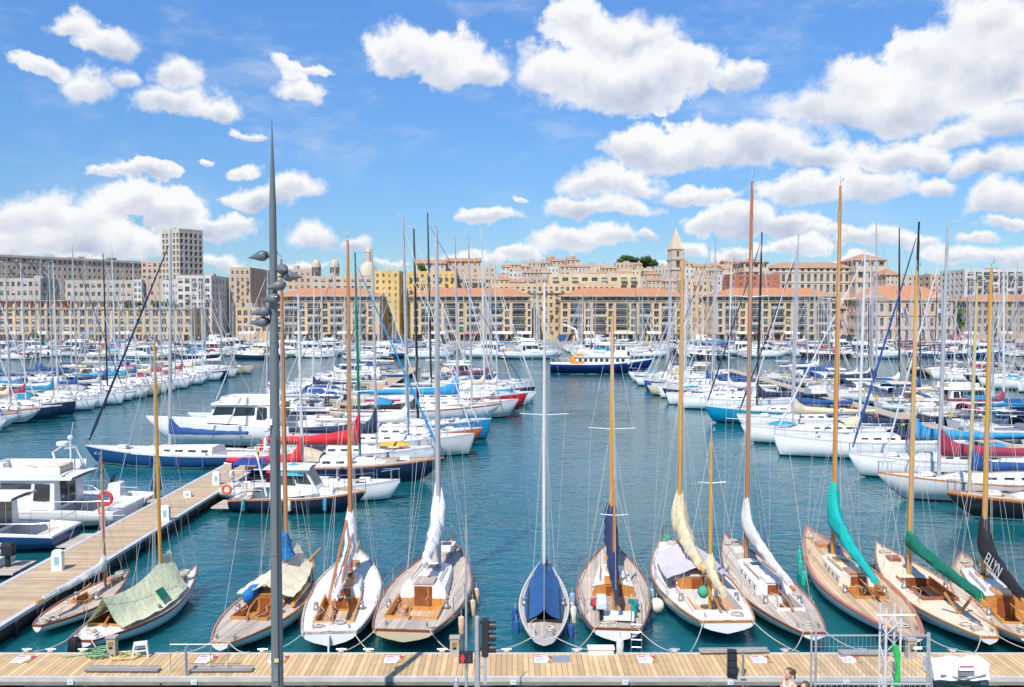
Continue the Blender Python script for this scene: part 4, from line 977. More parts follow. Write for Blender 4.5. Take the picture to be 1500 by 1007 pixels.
# 12 yacht with a black cover lettered in white
def ex12(r, H, L, B, W, m):
    t = lettering('cover_lettering', 'ELLYN', .55, r, white, .15)
    t.location = (m[0]-1.0, .27, m[1]+.98); t.rotation_euler = (R(74), R(4), R(180))
b12 = classic('white yacht with varnished cabin sides and a black boom cover lettered in white', (1522, 935), (1408, 810), 2.5, (.75, 1.0), deckm=teak, railm=varn, cockpit=(.16, .36, .22), cockm=honey, cabin=(.36, .80, .30, .19, .36, varn, white), tr=.4, mast=(.66, (1486, 392), .085, spruce, C_WHITE),
  cover=('roll', (.016, .016, .022), .18, .9, .65, .9, .34, .46, .26, .75, spruce), seed=112, extra=ex12)
for bt, nm in ((b2, 'white line from the green tented boat'), (b3, 'pale line from the cream tarpaulin yacht'), (b4, 'pale line from the broad white transom'), (b5, 'pale line from the large cream hulled yacht'), (b6, 'white line from the blue covered keelboat'),
               (b7, 'white line from the navy covered ketch'), (b8, 'grey line from the white yawl'), (b9, 'dark line from the red brown masted sloop'), (b10, 'white line from the turquoise covered yacht'), (b11, 'dark line from the green covered sloop')):
    tie(bt, nm, dx=1.5 if bt is b6 else .8)
def hang(bt, t, sg, col, cn_, which, ball=False, size=1.0):
    r, H, L, W = bt; p = W(t*L, sg*(H.half(t)+(.13 if not ball else .22)), H.sheer(t)-.12)
    fender(p, col, cn_, which, ball, size)
peach, whit, tq = (.66, .46, .32), (.70, .68, .60), (.02, .38, .30)
for (bt, nm, cl, cnm, spots) in (
    (b4, 'broad white boat', peach, 'peach', ((.25, -1, 'right side near the stern'), (.42, -1, 'right side amidships'), (.36, 1, 'left side amidships'), (.5, 1, 'left side further forward'))),
    (b5, 'cream hulled yacht', peach, 'peach', ((.22, -1, 'right side near the stern'), (.40, -1, 'right side amidships'), (.52, -1, 'right side further forward'), (.3, 1, 'left side'))),
    (b6, 'blue covered keelboat', (.02, .07, .3), 'dark blue', ((.28, 1, 'left side aft'), (.44, 1, 'left side amidships'), (.24, -1, 'right side aft'))),
    (b7, 'navy covered ketch', whit, 'white', ((.3, 1, 'left side'),)),
    (b7, 'navy covered ketch', (.25, .42, .56), 'pale blue', ((.45, 1, 'left side further forward'), (.52, -1, 'right side'))),
    (b9, 'red brown masted sloop', (.5, .42, .3), 'tan', ((.35, -1, 'right side'),)),
    (b10, 'turquoise covered yacht', tq, 'turquoise', ((.60, 1, 'left side aft'), (.70, 1, 'left side amidships'), (.80, 1, 'left side forward'), (.72, -1, 'right side'))),
    (b11, 'green covered sloop', (.05, .05, .06), 'dark', ((.8, 1, 'left bow'),)), (b12, 'black covered yacht', (.05, .05, .06), 'dark grey', ((.72, 1, 'left side'), (.6, 1, 'left side further aft')))):
    for (t, sg, wh) in spots: hang(bt, t, sg, cl, cnm, cnm+' fender on the '+wh+' of the '+nm)
hang(b6, .52, -1, (.55, .4, .48), 'pink', 'pink fender on the right side of the blue covered keelboat')
hang(b8, .32, 1, (.72, .7, .56), 'cream', 'round cream fender on the left side of the white yawl', True, 1.25)
hang(b8, .3, -1, (.74, .72, .62), 'white', 'round white fender on the right side of the white yawl', True, 1.25)
p = b7[3](-.16, -.1, .62); fender(p, whit, 'white', 'white fender hanging at the stern of the navy covered ketch')
for k in range(6):
    a = R(173); D_ = Vector((-28.0-math.cos(a)*13.3, 58.0-math.sin(a)*13.3, 0))
    q = D_+Vector((math.cos(a)*(2.6+1.75*k), math.sin(a)*(2.6+1.75*k), .80))+Vector((-math.sin(a), math.cos(a), 0))*(1.72-.02*abs(k-2)-(.12 if k > 4 else 0))
    fender(q, (.012, .06, .24), 'blue', 'blue fender, '+ordn(k+1)+' from the stern of the royal blue yacht', size=1.15)
# ------------------------------------------------------------------ the town on the far side
FQ = 250.0
glass = M('town_window_glass', (.055, .055, .06), .12, var=.25, scale=.6, spec=.8)
blind = M('window_blind', (.5, .5, .5), .8, var=.08, objcol=True)
tile = M('orange_roof_tiles', (.47, .215, .11), .85, var=.22, scale=1.2, bump=.3)
tile2 = M('pale_roof_tiles', (.45, .24, .15), .85, var=.25, scale=1.2, bump=.3)
tile3 = M('faded_roof_tiles', (.46, .33, .24), .85, var=.25, scale=1.2, bump=.3)
frame_m = M('window_frame_paint', (.50, .47, .42), .5)
rail_m = M('balcony_rail', (.42, .40, .37), .5)
concr = M('roof_concrete', (.42, .40, .37), .9, var=.15, scale=.3)
def stonem(name, col, v=.17): return M(name, col, .9, var=v, scale=.35, streak=True)
honeyst = stonem('honey_limestone', (.58, .42, .25)); palest = stonem('pale_limestone', (.55, .46, .35)); greyst = stonem('grey_limestone', (.48, .41, .35)); pinkst = stonem('pink_stone', (.55, .41, .32))
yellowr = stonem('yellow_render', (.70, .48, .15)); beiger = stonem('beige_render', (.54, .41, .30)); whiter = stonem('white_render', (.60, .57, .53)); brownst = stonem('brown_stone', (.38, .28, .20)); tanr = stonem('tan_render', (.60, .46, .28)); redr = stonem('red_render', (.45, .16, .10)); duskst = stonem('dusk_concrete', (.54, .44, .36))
WM = {}
def window_mesh(w, h, style):
    k = (round(w, 2), round(h, 2), style)
    if k in WM: return WM[k]
    b = MB()
    if style == 'arch':
        pts = [(0, 0), (w, 0), (w, h-w*.5)]+[(w*.5+w*.5*math.cos(R(a)), h-w*.5+w*.5*math.sin(R(a))) for a in range(18, 180, 18)]+[(0, h-w*.5)]
        b.add([(x, .0, z) for x, z in pts], [tuple(range(len(pts)))], glass)
        for sg in (0, 1):   # stone spandrels above the arch
            c = [(w*.5+w*.5*math.cos(R(a)), h-w*.5+w*.5*math.sin(R(a))) for a in (range(0, 91, 18) if sg else range(180, 89, -18))]
            x0 = w if sg else 0; ring = [(x0, h)]+c; b.add([(x, -.12, z) for x, z in ring], [tuple(range(len(ring)))], palest)
        b.box((w/2, -.03, h*.42), (.06, .04, h*.84), frame_m); b.box((w/2, -.03, h-w*.5), (w, .04, .06), frame_m)
    else:
        b.quad((0, 0, 0), (w, 0, 0), (w, 0, h), (0, 0, h), glass)
        n = 2 if w < 2 else int(w/1.1)
        t = .05 if w < 2 else .06
        for i in range(n+1): b.box((t/2+(w-t)*i/n, -.03, h/2), (t, .05, h-.002), frame_m)
        b.box((w/2, -.03, h-t/2), (w-.004, .044, t), frame_m); b.box((w/2, -.03, t/2), (w-.004, .044, t), frame_m)
        if style in ('blind', 'loggia'):
            f = .45 if style == 'blind' else .26
            b.box((w/2, -.075, h-h*f/2), (w-.02, .03, h*f-.01), blind)
        if style == 'loggia' or style == 'balcony':
            b.box((w/2, -.62, .10), (w+.1, .9, .16), concr); b.box((w/2, -1.0, .78), (w+.1, .05, .05), rail_m); b.box((w/2, -1.02, .46), (w+.06, .03, .52), rail_m if style == 'balcony' else glass)
    WM[k] = b.mesh('window', smooth=0); return WM[k]
awn = [(.55, .52, .47), (.10, .30, .20), (.05, .28, .26), (.62, .60, .55), (.30, .38, .45), (.03, .05, .12), (.60, .50, .35), (.45, .30, .16), (.10, .09, .08), (.10, .09, .08), (.16, .15, .14)]
def even(a, b_, n, f, pad=0): 
    p = (b_-a-2*pad)/n; return [(a+pad+p*(i+.5-f/2), a+pad+p*(i+.5+f/2)) for i in range(n)]
def face(b, O, U, N, W, z0, z1, cols, rows, dep, mat):
    xs = sorted({0, W} | {v for c in cols for v in c}); zs = sorted({z0, z1} | {v for r_ in rows for v in r_}); holes = []
    P = lambda x, z, d=0: O+U*x-N*d+Vector((0, 0, z))
    for i in range(len(xs)-1):
        xm = (xs[i]+xs[i+1])/2; ic = any(c[0]-1e-6 < xm < c[1]+1e-6 for c in cols)
        for j in range(len(zs)-1):
            zm = (zs[j]+zs[j+1])/2; xa, xb, za, zb = xs[i], xs[i+1], zs[j], zs[j+1]
            if ic and any(r_[0] < zm < r_[1] for r_ in rows):
                b.quad(P(xa, za), P(xa, zb), P(xa, zb, dep), P(xa, za, dep), mat); b.quad(P(xb, za), P(xb, za, dep), P(xb, zb, dep), P(xb, zb), mat)
                b.quad(P(xa, za), P(xa, za, dep), P(xb, za, dep), P(xb, za), mat); b.quad(P(xa, zb), P(xb, zb), P(xb, zb, dep), P(xa, zb, dep), mat)
            else: b.quad(P(xa, za), P(xb, za), P(xb, zb), P(xa, zb), mat)
    for c in cols:
        for r_ in rows: holes.append((c, r_))
    return [(P(c[0], r_[0], dep-.02), c[1]-c[0], r_[1]-r_[0]) for c, r_ in holes]
def building(name, label, x0, y0, W, D, z0, z1, mat, fr, sides=None, rot=0, roof=None, cat='building', group='buildings behind the far quay', seed=0, dep=.25, sty=('plain', 'blind', 'blind'), cornice=None, roofm=None, eaves=.5, palette=awn):
    """fr = list of (cols, rows, styles) for the front; sides = the same for both flanks; local x runs along the front, y back"""
    rr = random.Random(seed); r = thing(name, label, cat, (x0, y0, 0), R(rot), group); b = MB(); wins = []
    X, Y_ = Vector((1, 0, 0)), Vector((0, 1, 0))
    # merge every pattern's columns: split the front into vertical strips so patterns may differ
    segs = sorted(fr, key=lambda s: s[0]); 
    for (a, c, cols, rows, st) in segs:
        for h in face(b, Vector((a, 0, 0)), X, -Y_, c-a, z0, z1, [(p-a, q-a) for p, q in cols], rows, dep, mat): wins.append((h, 0, st))
    sc_, sr_ = sides or ([], [])
    for sd, O, U, N, ang in ((1, Vector((W, 0, 0)), Y_, X, 90), (-1, Vector((0, D, 0)), -Y_, -X, -90)):
        for h in face(b, O, U, N, D, z0, z1, sc_, sr_, dep, mat): wins.append((h, ang, sty))
    b.quad((0, D, z0), (W, D, z0), (W, D, z1), (0, D, z1), mat)
    b.quad((0, 0, z1), (W, 0, z1), (W, D, z1), (0, D, z1), concr)
    b.build('wall', r, smooth=0)
    rest = MB()
    for k, ((p, w_, h_), ang, st) in enumerate(wins):
        s = rr.choice(st); me = window_mesh(w_, h_, s); col = rr.choice(palette)
        if k < 98: link('window', me, r, col, p, R(ang))
        else:
            o = len(rest.v); rm = Matrix.Rotation(R(ang), 3, 'Z')
            vs = [p+rm @ v.co for v in me.vertices]
            for f in me.polygons: 
                rest.f.append(tuple(o+i for i in f.vertices)); rest.mi.append(rest.mat(me.materials[f.material_index]))
            rest.v += [tuple(v) for v in vs]
    if rest.v: ro = rest.build('window', r, rr.choice(palette), smooth=0, fix=False); ro['kind'] = 'stuff'
    if cornice:
        b = MB()
        for zc, dpt, hh in cornice: b.box((W/2, D/2, zc), (W+2*dpt, D+2*dpt, hh), mat)
        b.build('cornice', r, smooth=0)
    rm = roofm or tile; e = eaves
    if roof:
        kind, h = roof; b = MB(); zr = z1+.02
        if kind == 'hip':
            i = min(D/2+e, W/2+e)*.98; v = [(-e, -e, zr), (W+e, -e, zr), (W+e, D+e, zr), (-e, D+e, zr), (-e+i, D/2, zr+h), (W+e-i, D/2, zr+h)]
            b.add(v, [(0, 1, 5, 4), (1, 2, 5), (2, 3, 4, 5), (3, 0, 4)], rm); b.box((W/2, D/2, zr-.10), (W+2*e, D+2*e, .2), palest); b.build('roof', r, smooth=0)
        elif kind == 'gable':
            v = [(-e, -e, zr-.1), (W+e, -e, zr-.1), (W+e, D+e, zr-.1), (-e, D+e, zr-.1), (-e, D/2, zr+h), (W+e, D/2, zr+h)]
            b.add(v, [(0, 1, 5, 4), (2, 3, 4, 5), (0, 4, 3), (1, 2, 5), (3, 2, 1, 0)], rm); b.build('roof', r, smooth=0)
            c = MB(); cx = rr.uniform(.2, .8)*W; c.box((cx, D*.6, zr+h+.1), (.7, .5, 1.3), mat); c.box((cx, D*.6, zr+h+.8), (.85, .62, .12), tile); c.build('chimney', r, smooth=0)
        else:
            b.box((W/2, .12, z1+h/2), (W+.02, .26, h), mat); b.box((W/2, D-.12, z1+h/2), (W+.02, .26, h), mat); b.box((.12, D/2, z1+h/2), (.26, D-.5, h), mat); b.box((W-.12, D/2, z1+h/2), (.26, D-.5, h), mat)
            for k in range(max(1, int(W/9))):
                xx = rr.uniform(.1, .9)*W; ww = rr.uniform(1.2, 3); hh = rr.uniform(.8, 1.8); b.box((xx, D*.5, z1+hh/2), (ww, min(2.5, D*.5), hh), concr)
            for k in range(max(1, int(W/7))):
                xx = rr.uniform(.05, .95)*W; b.tube([(xx, D*.3, z1), (xx, D*.3, z1+rr.uniform(1.2, 2.4))], .03, steel, 4)
            b.build('roof', r, smooth=0)
    return r
def zz(py, Y): return at_y(750, py, Y).z
def xx(px, Y): return at_y(px, 455, Y).x
def simple(name, label, px0, px1, py, Y, D, mat, nx, rowpx, wf=.5, hf=.55, py_lo=None, side=(3, .45), rot=0, roof=('flat', .5), z0=1.35, **kw):
    """regular facade measured on the photograph: floors every rowpx pixels from the top down to py_lo"""
    xa, xb, zt = xx(px0, Y), xx(px1, Y), zz(py, Y); m = Y/F; p = rowpx*m; rows = []
    zl = zz(py_lo, Y) if py_lo else 2.2; z = zt-p
    while z > zl: rows.append((z+p*(1-hf)/2, z+p*(1+hf)/2)); z -= p
    W = xb-xa; cols = even(0, W, nx, wf, W*.02)
    sd = (even(0, D, side[0], side[1], D*.04), rows) if side else None
    st = kw.pop('st', ('plain', 'blind', 'blind'))
    return building(name, label, xa, Y, W, D, z0, zt, mat, [(0, W, cols, rows, st)], sd, rot, roof, **kw)
# --- the row of honey stone blocks with orange roofs on the quay
def pouillon(label, px0, px1, first, seed, period=33.4, nar=6.8, wide=18.4, mat=None, D=13):
    Y = FQ; m = Y/F; xa, xb = xx(px0, Y), xx(px1, Y); W = xb-xa; mat = mat or honeyst
    zt = zz(441.5, Y); rows = [(zz(b_, Y), zz(a, Y)) for a, b_ in ((444.5, 453), (456, 464.5), (467.5, 476), (479, 487.5))]
    cols = []; loc = []; u = first; 
    while u < (px1-px0)-3:
        if u > 2: cols.append((u*m, min((u+nar)*m, W-.3)))
        v = u+nar+4.2
        if v+wide < px1-px0-2: loc.append((v*m, (v+wide)*m))
        u += period
    segs = []; e = sorted([(c, 0) for c in cols]+[(c, 1) for c in loc]); last = 0
    for i, (c, k) in enumerate(e):
        end = W if i == len(e)-1 else (c[1]+e[i+1][0][0])/2
        segs.append((last, end, [c], rows, ('loggia', 'loggia', 'balcony') if k else ('plain', 'blind', 'plain'))); last = end
    r = building('apartment_block', label, xa, Y, W, D, zz(490, Y), zt, mat, segs, (even(0, D, 4, .35), rows), 0, None, seed=seed, dep=.45, cornice=[(zz(490, Y)+.1, .10, .2)])
    b = MB(); zg = zz(490, Y); n = int(W/3.2)   # ground floor: piers, lintel and dark shop fronts set back
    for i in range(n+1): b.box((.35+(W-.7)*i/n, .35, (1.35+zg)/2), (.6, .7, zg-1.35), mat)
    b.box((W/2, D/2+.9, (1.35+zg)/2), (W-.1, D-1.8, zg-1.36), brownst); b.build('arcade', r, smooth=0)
    rr = random.Random(seed)
    for i in range(n):
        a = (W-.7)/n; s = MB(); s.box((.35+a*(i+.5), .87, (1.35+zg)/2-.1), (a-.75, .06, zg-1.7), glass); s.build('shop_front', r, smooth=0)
    za = zt; zb = zz(433.5, Y); b = MB()      # glazed attic set back under the eaves
    b.box((W/2, D/2, (za+zb)/2), (W-1.6, D-1.6, zb-za), palest); b.box((W/2, D/2, za+.04), (W+.5, D+.5, .12), palest); b.build('attic', r, smooth=0)
    k = int(W/1.9)
    for i in range(k):
        s = MB(); a = (W-1.8)/k; s.box((.9+a*(i+.5), .76, (za+zb)/2+.05), (a-.34, .06, (zb-za)*.62), glass); s.box((.9+a*(i+.5), .70, zb-.25), (a-.2, .08, rr.uniform(.15, .6)), blind); s.build('attic_window', r, rr.choice(awn), smooth=0)
    for i in range(int(W/4)+1):
        pass
    b = MB(); e = .55; zr = zb; h = zz(422, Y+D/2)-zr; i = D/2+e
    v = [(-e, -e, zr), (W+e, -e, zr), (W+e, D+e, zr), (-e, D+e, zr), (-e+i, D/2, zr+h), (W+e-i, D/2, zr+h)]
    b.add(v, [(0, 1, 5, 4), (1, 2, 5), (2, 3, 4, 5), (3, 0, 4)], tile); b.box((W/2, D/2, zr-.11), (W+2*e, D+2*e, .22), palest); b.build('roof', r, smooth=0)
    return r
pouillon('honey stone quay block with orange roof, between the yellow building and the alley gap', 601, 779, 5, 301)
pouillon('honey stone quay block with orange roof, directly behind the blue ferry', 821, 1004, 3.6, 302)
pouillon('honey stone quay block with orange roof below the long arcaded palace', 1045, 1230, 6.5, 303)
pouillon('honey stone quay block with orange roof, behind the tall grey lamp pole', 402, 556, 4, 304)
simple('apartment_block', 'lower flat roofed stone wing left of the block behind the lamp pole', 345, 401, 453, FQ+.5, 13, honeyst, 6, 11.5, .62, .68, st=('plain', 'blind', 'blind'), seed=305)
# --- long low building at the left with penthouse storeys
Y = FQ; xa, xb = xx(-28, Y), xx(281, Y); W = xb-xa; m = Y/F
rows = [(zz(b_, Y), zz(a, Y)) for a, b_ in ((455, 463.5), (467.5, 475.5), (479.5, 487))]
lb = building('apartment_block', 'long low stone block with three rows of coloured blinds at the left', xa, Y, W, 14, zz(490.5, Y), zz(453, Y), honeyst, [(0, W, even(0, W, 26, .66), rows, ('blind', 'plain', 'blind', 'blind'))], (even(0, 14, 4, .4), rows), 0, None, seed=306, dep=.4, cornice=[(zz(453, Y)+.1, .35, .2)])
b = MB(); zg = zz(490.5, Y)
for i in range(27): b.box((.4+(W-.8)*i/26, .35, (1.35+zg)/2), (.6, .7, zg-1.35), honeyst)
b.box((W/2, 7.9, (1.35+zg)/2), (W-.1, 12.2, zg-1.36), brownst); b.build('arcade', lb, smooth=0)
ter = stonem('terracotta_render', (.50, .17, .08))
for (a, c, top, mt) in ((0, 117, 441, ter), (128, 206, 441.5, beiger)):
    b = MB(); zt = zz(top, Y); zb = zz(453, Y)+.2; b.box(((a+c)/2*m, 6, (zt+zb)/2), ((c-a)*m, 6, zt-zb), mt); b.box(((a+c)/2*m, 5.6, zt+.1), ((c-a)*m+.6, 7.6, .2), concr); 
    k = int((c-a)/11)
    for i in range(k): b.box(((a+(i+.5)*(c-a)/k)*m, 2.7, (zt+zb)/2-.1), (.5, .6, zt-zb-.3), palest)
    b.build('penthouse', lb, smooth=0)
    for i in range(k):
        s = MB(); s.box(((a+(i+.0)*(c-a)/k)*m+.45, 2.95, (zt+zb)/2), (.9, .06, (zt-zb)*.6), glass); s.build('penthouse_window', lb, smooth=0)
# --- buildings further back, left to right
sl0, sl1 = at_y(-30, 455, 318), at_y(216, 455, 372); dW = math.hypot(sl1.x-sl0.x, 54); sr = math.degrees(math.atan2(54, sl1.x-sl0.x)); zt = zz(374, 320)
rws = [(zt-1.9-2.75*i, zt-.7-2.75*i) for i in range(9)]
building('apartment_block', 'very long grey concrete slab block stretching across the left skyline', sl0.x, 318, dW, 12, 1.35, zt, duskst, [(0, dW*.12, even(0, dW*.12, 6, .45), rws, ('plain', 'blind')), (dW*.12, dW*.34, even(dW*.12, dW*.34, 8, .55), rws, ('balcony', 'blind')), (dW*.34, dW, even(dW*.34, dW, 22, .42), rws, ('plain', 'blind', 'plain'))], None, sr, ('flat', .5), seed=307, cornice=[(zt-.2, .4, .35)], dep=.35)
simple('apartment_block', 'beige block closing the right end of the long grey slab', 208, 240, 384, 340, 16, beiger, 4, 9, .5, .55, seed=308)
simple('office_block', 'low dark grey block with ribbon windows at the far left edge', -20, 60, 410, 285, 12, greyst, 9, 13, .55, .55, seed=309)
simple('office_block', 'low grey block with wide windows below the long slab', 96, 196, 413, 283, 12, greyst, 11, 12, .6, .5, seed=310)
simple('office_block', 'narrow white block between two low grey blocks', 196, 208, 412, 281, 12, whiter, 2, 9, .6, .6, seed=311)
simple('office_block', 'plain grey block left of the foot of the tower', 208, 238, 412, 283, 12, beiger, 3, 12, .3, .4, seed=312)
simple('office_block', 'small white office block at the foot of the tower', 238, 262, 413, 280, 10, whiter, 5, 11, .6, .45, seed=313)
Y = 300; p = at_y(264, 455, Y); m = Y/F; zt = zz(337, Y); s_ = 9.5
rws = [(zt-2.35-2.02*i, zt-.95-2.02*i) for i in range(12)]
building('tower_block', 'tall square residential tower with a grid of windows on the left skyline', p.x, Y, s_, s_, 1.35, zt, stonem('tower_concrete', (.54, .47, .39)), [(0, s_, even(0, s_, 5, .60), rws, ('plain', 'plain', 'plain', 'blind'))], (even(0, s_, 5, .55), rws), 57, ('flat', .5), seed=314, dep=.5)
simple('apartment_block', 'white concrete apartment block with a grid front right of the tower foot', 259, 310, 406, 272, 17, whiter, 5, 11.8, .66, .62, st=('balcony', 'blind', 'plain'), side=(5, .3), seed=315)
simple('apartment_block', 'beige square apartment block with balconies left of the lamp pole', 337, 367, 394, 287, 26, beiger, 4, 10.5, .42, .5, st=('plain', 'plain', 'balcony'), side=(5, .12), seed=316)
simple('apartment_block', 'beige block just right of the lamp pole, below the two small domes', 421, 457, 396, 292, 14, beiger, 4, 10, .4, .5, seed=317)
simple('apartment_block', 'long low beige block below the cathedral domes', 455, 548, 407, 286, 12, palest, 8, 9.5, .55, .42, seed=318)
simple('apartment_block', 'bright yellow apartment block with a plain front, left one of two', 548, 585, 399, 262, 14, yellowr, 4, 9.5, .34, .5, side=(3, .2), seed=319)
simple('apartment_block', 'bright yellow apartment block, right one of two', 596, 668, 400, 270, 12, yellowr, 8, 9.5, .45, .5, st=('plain', 'balcony', 'plain'), seed=320)
simple('apartment_block', 'pale block with a glazed terrace storey right of the yellow blocks', 668, 722, 407, 278, 12, tanr, 5, 10.5, .7, .5, st=('balcony', 'plain'), seed=321)
simple('apartment_block', 'wide tan apartment block with balconies seen through the alley gap', 718, 905, 418, 266, 14, tanr, 22, 11.6, .48, .55, st=('plain', 'balcony', 'blind'), seed=322, cornice=[(zz(429, 266), .5, .25)])
simple('apartment_block', 'long tan penthouse block with a deep balcony left of the belfry', 804, 938, 404, 284, 12, stonem('cream_render', (.68, .53, .32)), 9, 11, .6, .5, st=('balcony', 'plain'), seed=323)
simple('apartment_block', 'tall tan apartment block right of the block behind the ferry', 1004, 1046, 411, 262, 14, tanr, 5, 9.5, .4, .5, st=('plain', 'balcony'), seed=324)
simple('house', 'red ochre building with small windows left of the arcaded palace', 1068, 1142, 404, 292, 10, redr, 7, 9, .35, .45, seed=325)
simple('house', 'pink stone house between the quay blocks and the town hall', 1230, 1262, 452, 256, 10, pinkst, 4, 11, .4, .5, seed=326, roof=('gable', 1.6))
simple('apartment_block', 'pink grey apartment block behind the town hall roof', 1362, 1400, 404, 305, 14, pinkst, 4, 9, .45, .5, seed=327)
simple('apartment_block', 'large pale apartment block with green and dark balconies on the right skyline', 1412, 1560, 397, 282, 16, whiter, 12, 9.2, .72, .6, st=('balcony', 'loggia', 'blind'), side=(5, .4), seed=328, palette=[(.02, .22, .12), (.08, .08, .09), (.55, .5, .45), (.02, .22, .12)])
simple('house', 'small cream house right of the arcaded palace', 1318, 1338, 405, 310, 10, palest, 2, 8, .3, .4, seed=329)
simple('house', 'small stone house with an orange roof beside the palace pavilion', 1297, 1316, 402, 305, 10, palest, 3, 8, .35, .45, seed=330, roof=('hip', 2.2))
# arcaded palace on the hill
Y = 325; m = Y/F
def pal(px0, px1, top, D, nx, bands, lab=None, roof=2.2):
    xa, xb = xx(px0, Y if px0 > 1120 and px1 < 1255 else Y-6), xx(px1, Y if px0 > 1120 and px1 < 1255 else Y-6); W = xb-xa; rows = [(zz(b_, Y), zz(a, Y)) for a, b_ in bands]
    segs = [(0, W, even(0, W, nx, .5), rows, ('arch',))]
    return building('palace', lab, xa, Y if px0 > 1120 and px1 < 1255 else Y-6, W, D, 1.4, zz(top, Y), palest, segs, (even(0, D, 4, .4), rows), 0, ('hip', roof), seed=331, roofm=tile2, cat='building', cornice=[(zz(399, Y), .25, .3), (zz(414.5, Y), .2, .25), (zz(top, Y)-.15, .3, .3)], dep=.6)
pal(1124, 1254, 392, 14, 14, ((393.5, 397.5), (402, 412.5), (417, 428)), 'long arcaded stone palace with tall arched galleries on the right hill')
pal(1253, 1298, 382, 16, 3, ((385, 391), (398, 408), (414, 422)), 'right pavilion of the arcaded palace with a pyramid roof', 2.6)
pal(1089, 1125, 385, 16, 3, ((388, 393), (401, 411), (417, 425)), 'left pavilion of the arcaded palace beside the red ochre building', 1.6)
# town hall on the quay
Y = 246; xa, xb = xx(1262, Y), xx(1396, Y); W = xb-xa; rws = [(zz(b_, Y), zz(a, Y)) for a, b_ in ((445, 457), (466, 478))]
th = building('town_hall', 'pink stone town hall with pediments and an orange hip roof', xa, Y, W, 13, 1.35, zz(439, Y), pinkst, [(0, W*.27, even(0, W*.27, 3, .42), rws+[(1.6, zz(484, Y))], ('plain',)), (W*.27, W*.73, even(W*.27, W*.73, 5, .4), rws+[(1.6, zz(484, Y))], ('arch',)), (W*.73, W, even(W*.73, W, 3, .42), rws+[(1.6, zz(484, Y))], ('plain',))], (even(0, 13, 4, .35), rws), 0, ('hip', 4.0), seed=332, cat='building', cornice=[(zz(462, Y), .25, .3), (zz(482, Y), .25, .3), (zz(440, Y), .4, .4)], dep=.4)
for u in (.14, .86):
    b = MB(); w_ = W*.26; b.add([(W*u-w_/2, -.5, zz(439, Y)+.25), (W*u+w_/2, -.5, zz(439, Y)+.25), (W*u, -.5, zz(431, Y)), (W*u-w_/2, 3, zz(439, Y)+.25), (W*u+w_/2, 3, zz(439, Y)+.25), (W*u, 3, zz(431, Y))], [(0, 1, 2), (3, 5, 4), (0, 2, 5, 3), (1, 4, 5, 2)], pinkst); b.build('pediment', th, smooth=0)
for k, (px, cols) in enumerate(((1316, ((.02, .04, .3), (.75, .75, .73), (.55, .02, .03))), (1322, ((.02, .05, .35), (.02, .05, .35), (.65, .5, .05))), (1349, ((.55, .02, .03), (.75, .75, .73), (.02, .04, .3))), (1372, ((.75, .75, .73), (.1, .25, .6), (.75, .75, .73))))):
    f = thing('flag', ['blue, white and red flag, leftmost on the town hall front', 'blue flag with a yellow end beside the leftmost town hall flag', 'red, white and blue flag right of the middle of the town hall', 'white and pale blue flag, rightmost on the town hall front'][k], 'flag', (xx(px, Y), Y-.1, zz(459, Y)), group='flags on the town hall')
    b = MB(); b.tube([(0, 0, 0), (0, -1.1, 1.5)], .04, steel, 5); b.build('pole', f)
    b = MB()
    for i, c in enumerate(cols): b.loft([[(x, -1.0+.06*math.sin(x*6)+.3*z_, .1+1.2*z_) for z_ in (0, .5, 1)] for x in (.04+.3*i, .19+.3*i, .34+.3*i)], M('flag_cloth_%d_%d' % (k, i), c, .8))
    b.build('cloth', f)
# arcaded brown building and trees at the right edge
simple('apartment_block', 'brown stone block with orange roof and shaded loggias at the right edge', 1419, 1575, 441, 264, 13, brownst, 17, 11.8, .6, .62, st=('arch', 'plain'), side=(4, .4), seed=333, roof=('hip', 2.0))
# belfry with spire
Y = 345; p = at_y(989, 455, Y); m = Y/F; t = thing('bell_tower', 'stone bell tower with a pale pyramid spire and a clock on the skyline', 'bell tower', (p.x, Y, 0), R(14), 'landmarks on the skyline')
w1 = 4.9; zb, z1, z2, z3 = 8, zz(396, Y), zz(366, Y), zz(334, Y); zm = zz(381, Y)
bt = MB(); 
for i, (za, zb_, ws) in enumerate(((zb, z1, w1+.8), (z1, zm, w1), (zm, z2, w1-.25))):
    cols = [(ws/2-.8, ws/2+.8)] if i else []; rows = [(za+.9, za+3.4)] if i == 1 else ([(za+1.1, za+3.2)] if i == 2 else [])
    if i == 2: cols = [(ws/2-.5, ws/2+.5)]
    for O, U, N in ((Vector((-ws/2, -ws/2, 0)), Vector((1, 0, 0)), Vector((0, -1, 0))), (Vector((ws/2, -ws/2, 0)), Vector((0, 1, 0)), Vector((1, 0, 0))), (Vector((ws/2, ws/2, 0)), Vector((-1, 0, 0)), Vector((0, 1, 0))), (Vector((-ws/2, ws/2, 0)), Vector((0, -1, 0)), Vector((-1, 0, 0)))):
        for k, (q, a, h) in enumerate(face(bt, O, U, N, ws, za, zb_, cols, rows, .6, palest)):
            link('bell_opening', window_mesh(a, h, 'arch'), t, None, q, math.atan2(U.y, U.x))
    bt.box((0, 0, zb_+.1), (ws+.6, ws+.6, .3), palest)
bt.build('wall', t, smooth=0)
b = MB(); ws = w1-.1; b.add([(-ws/2, -ws/2, z2+.25), (ws/2, -ws/2, z2+.25), (ws/2, ws/2, z2+.25), (-ws/2, ws/2, z2+.25), (0, 0, z3)], [(0, 1, 4), (1, 2, 4), (2, 3, 4), (3, 0, 4)], stonem('spire_stone', (.62, .50, .36))); b.build('spire', t, smooth=0)
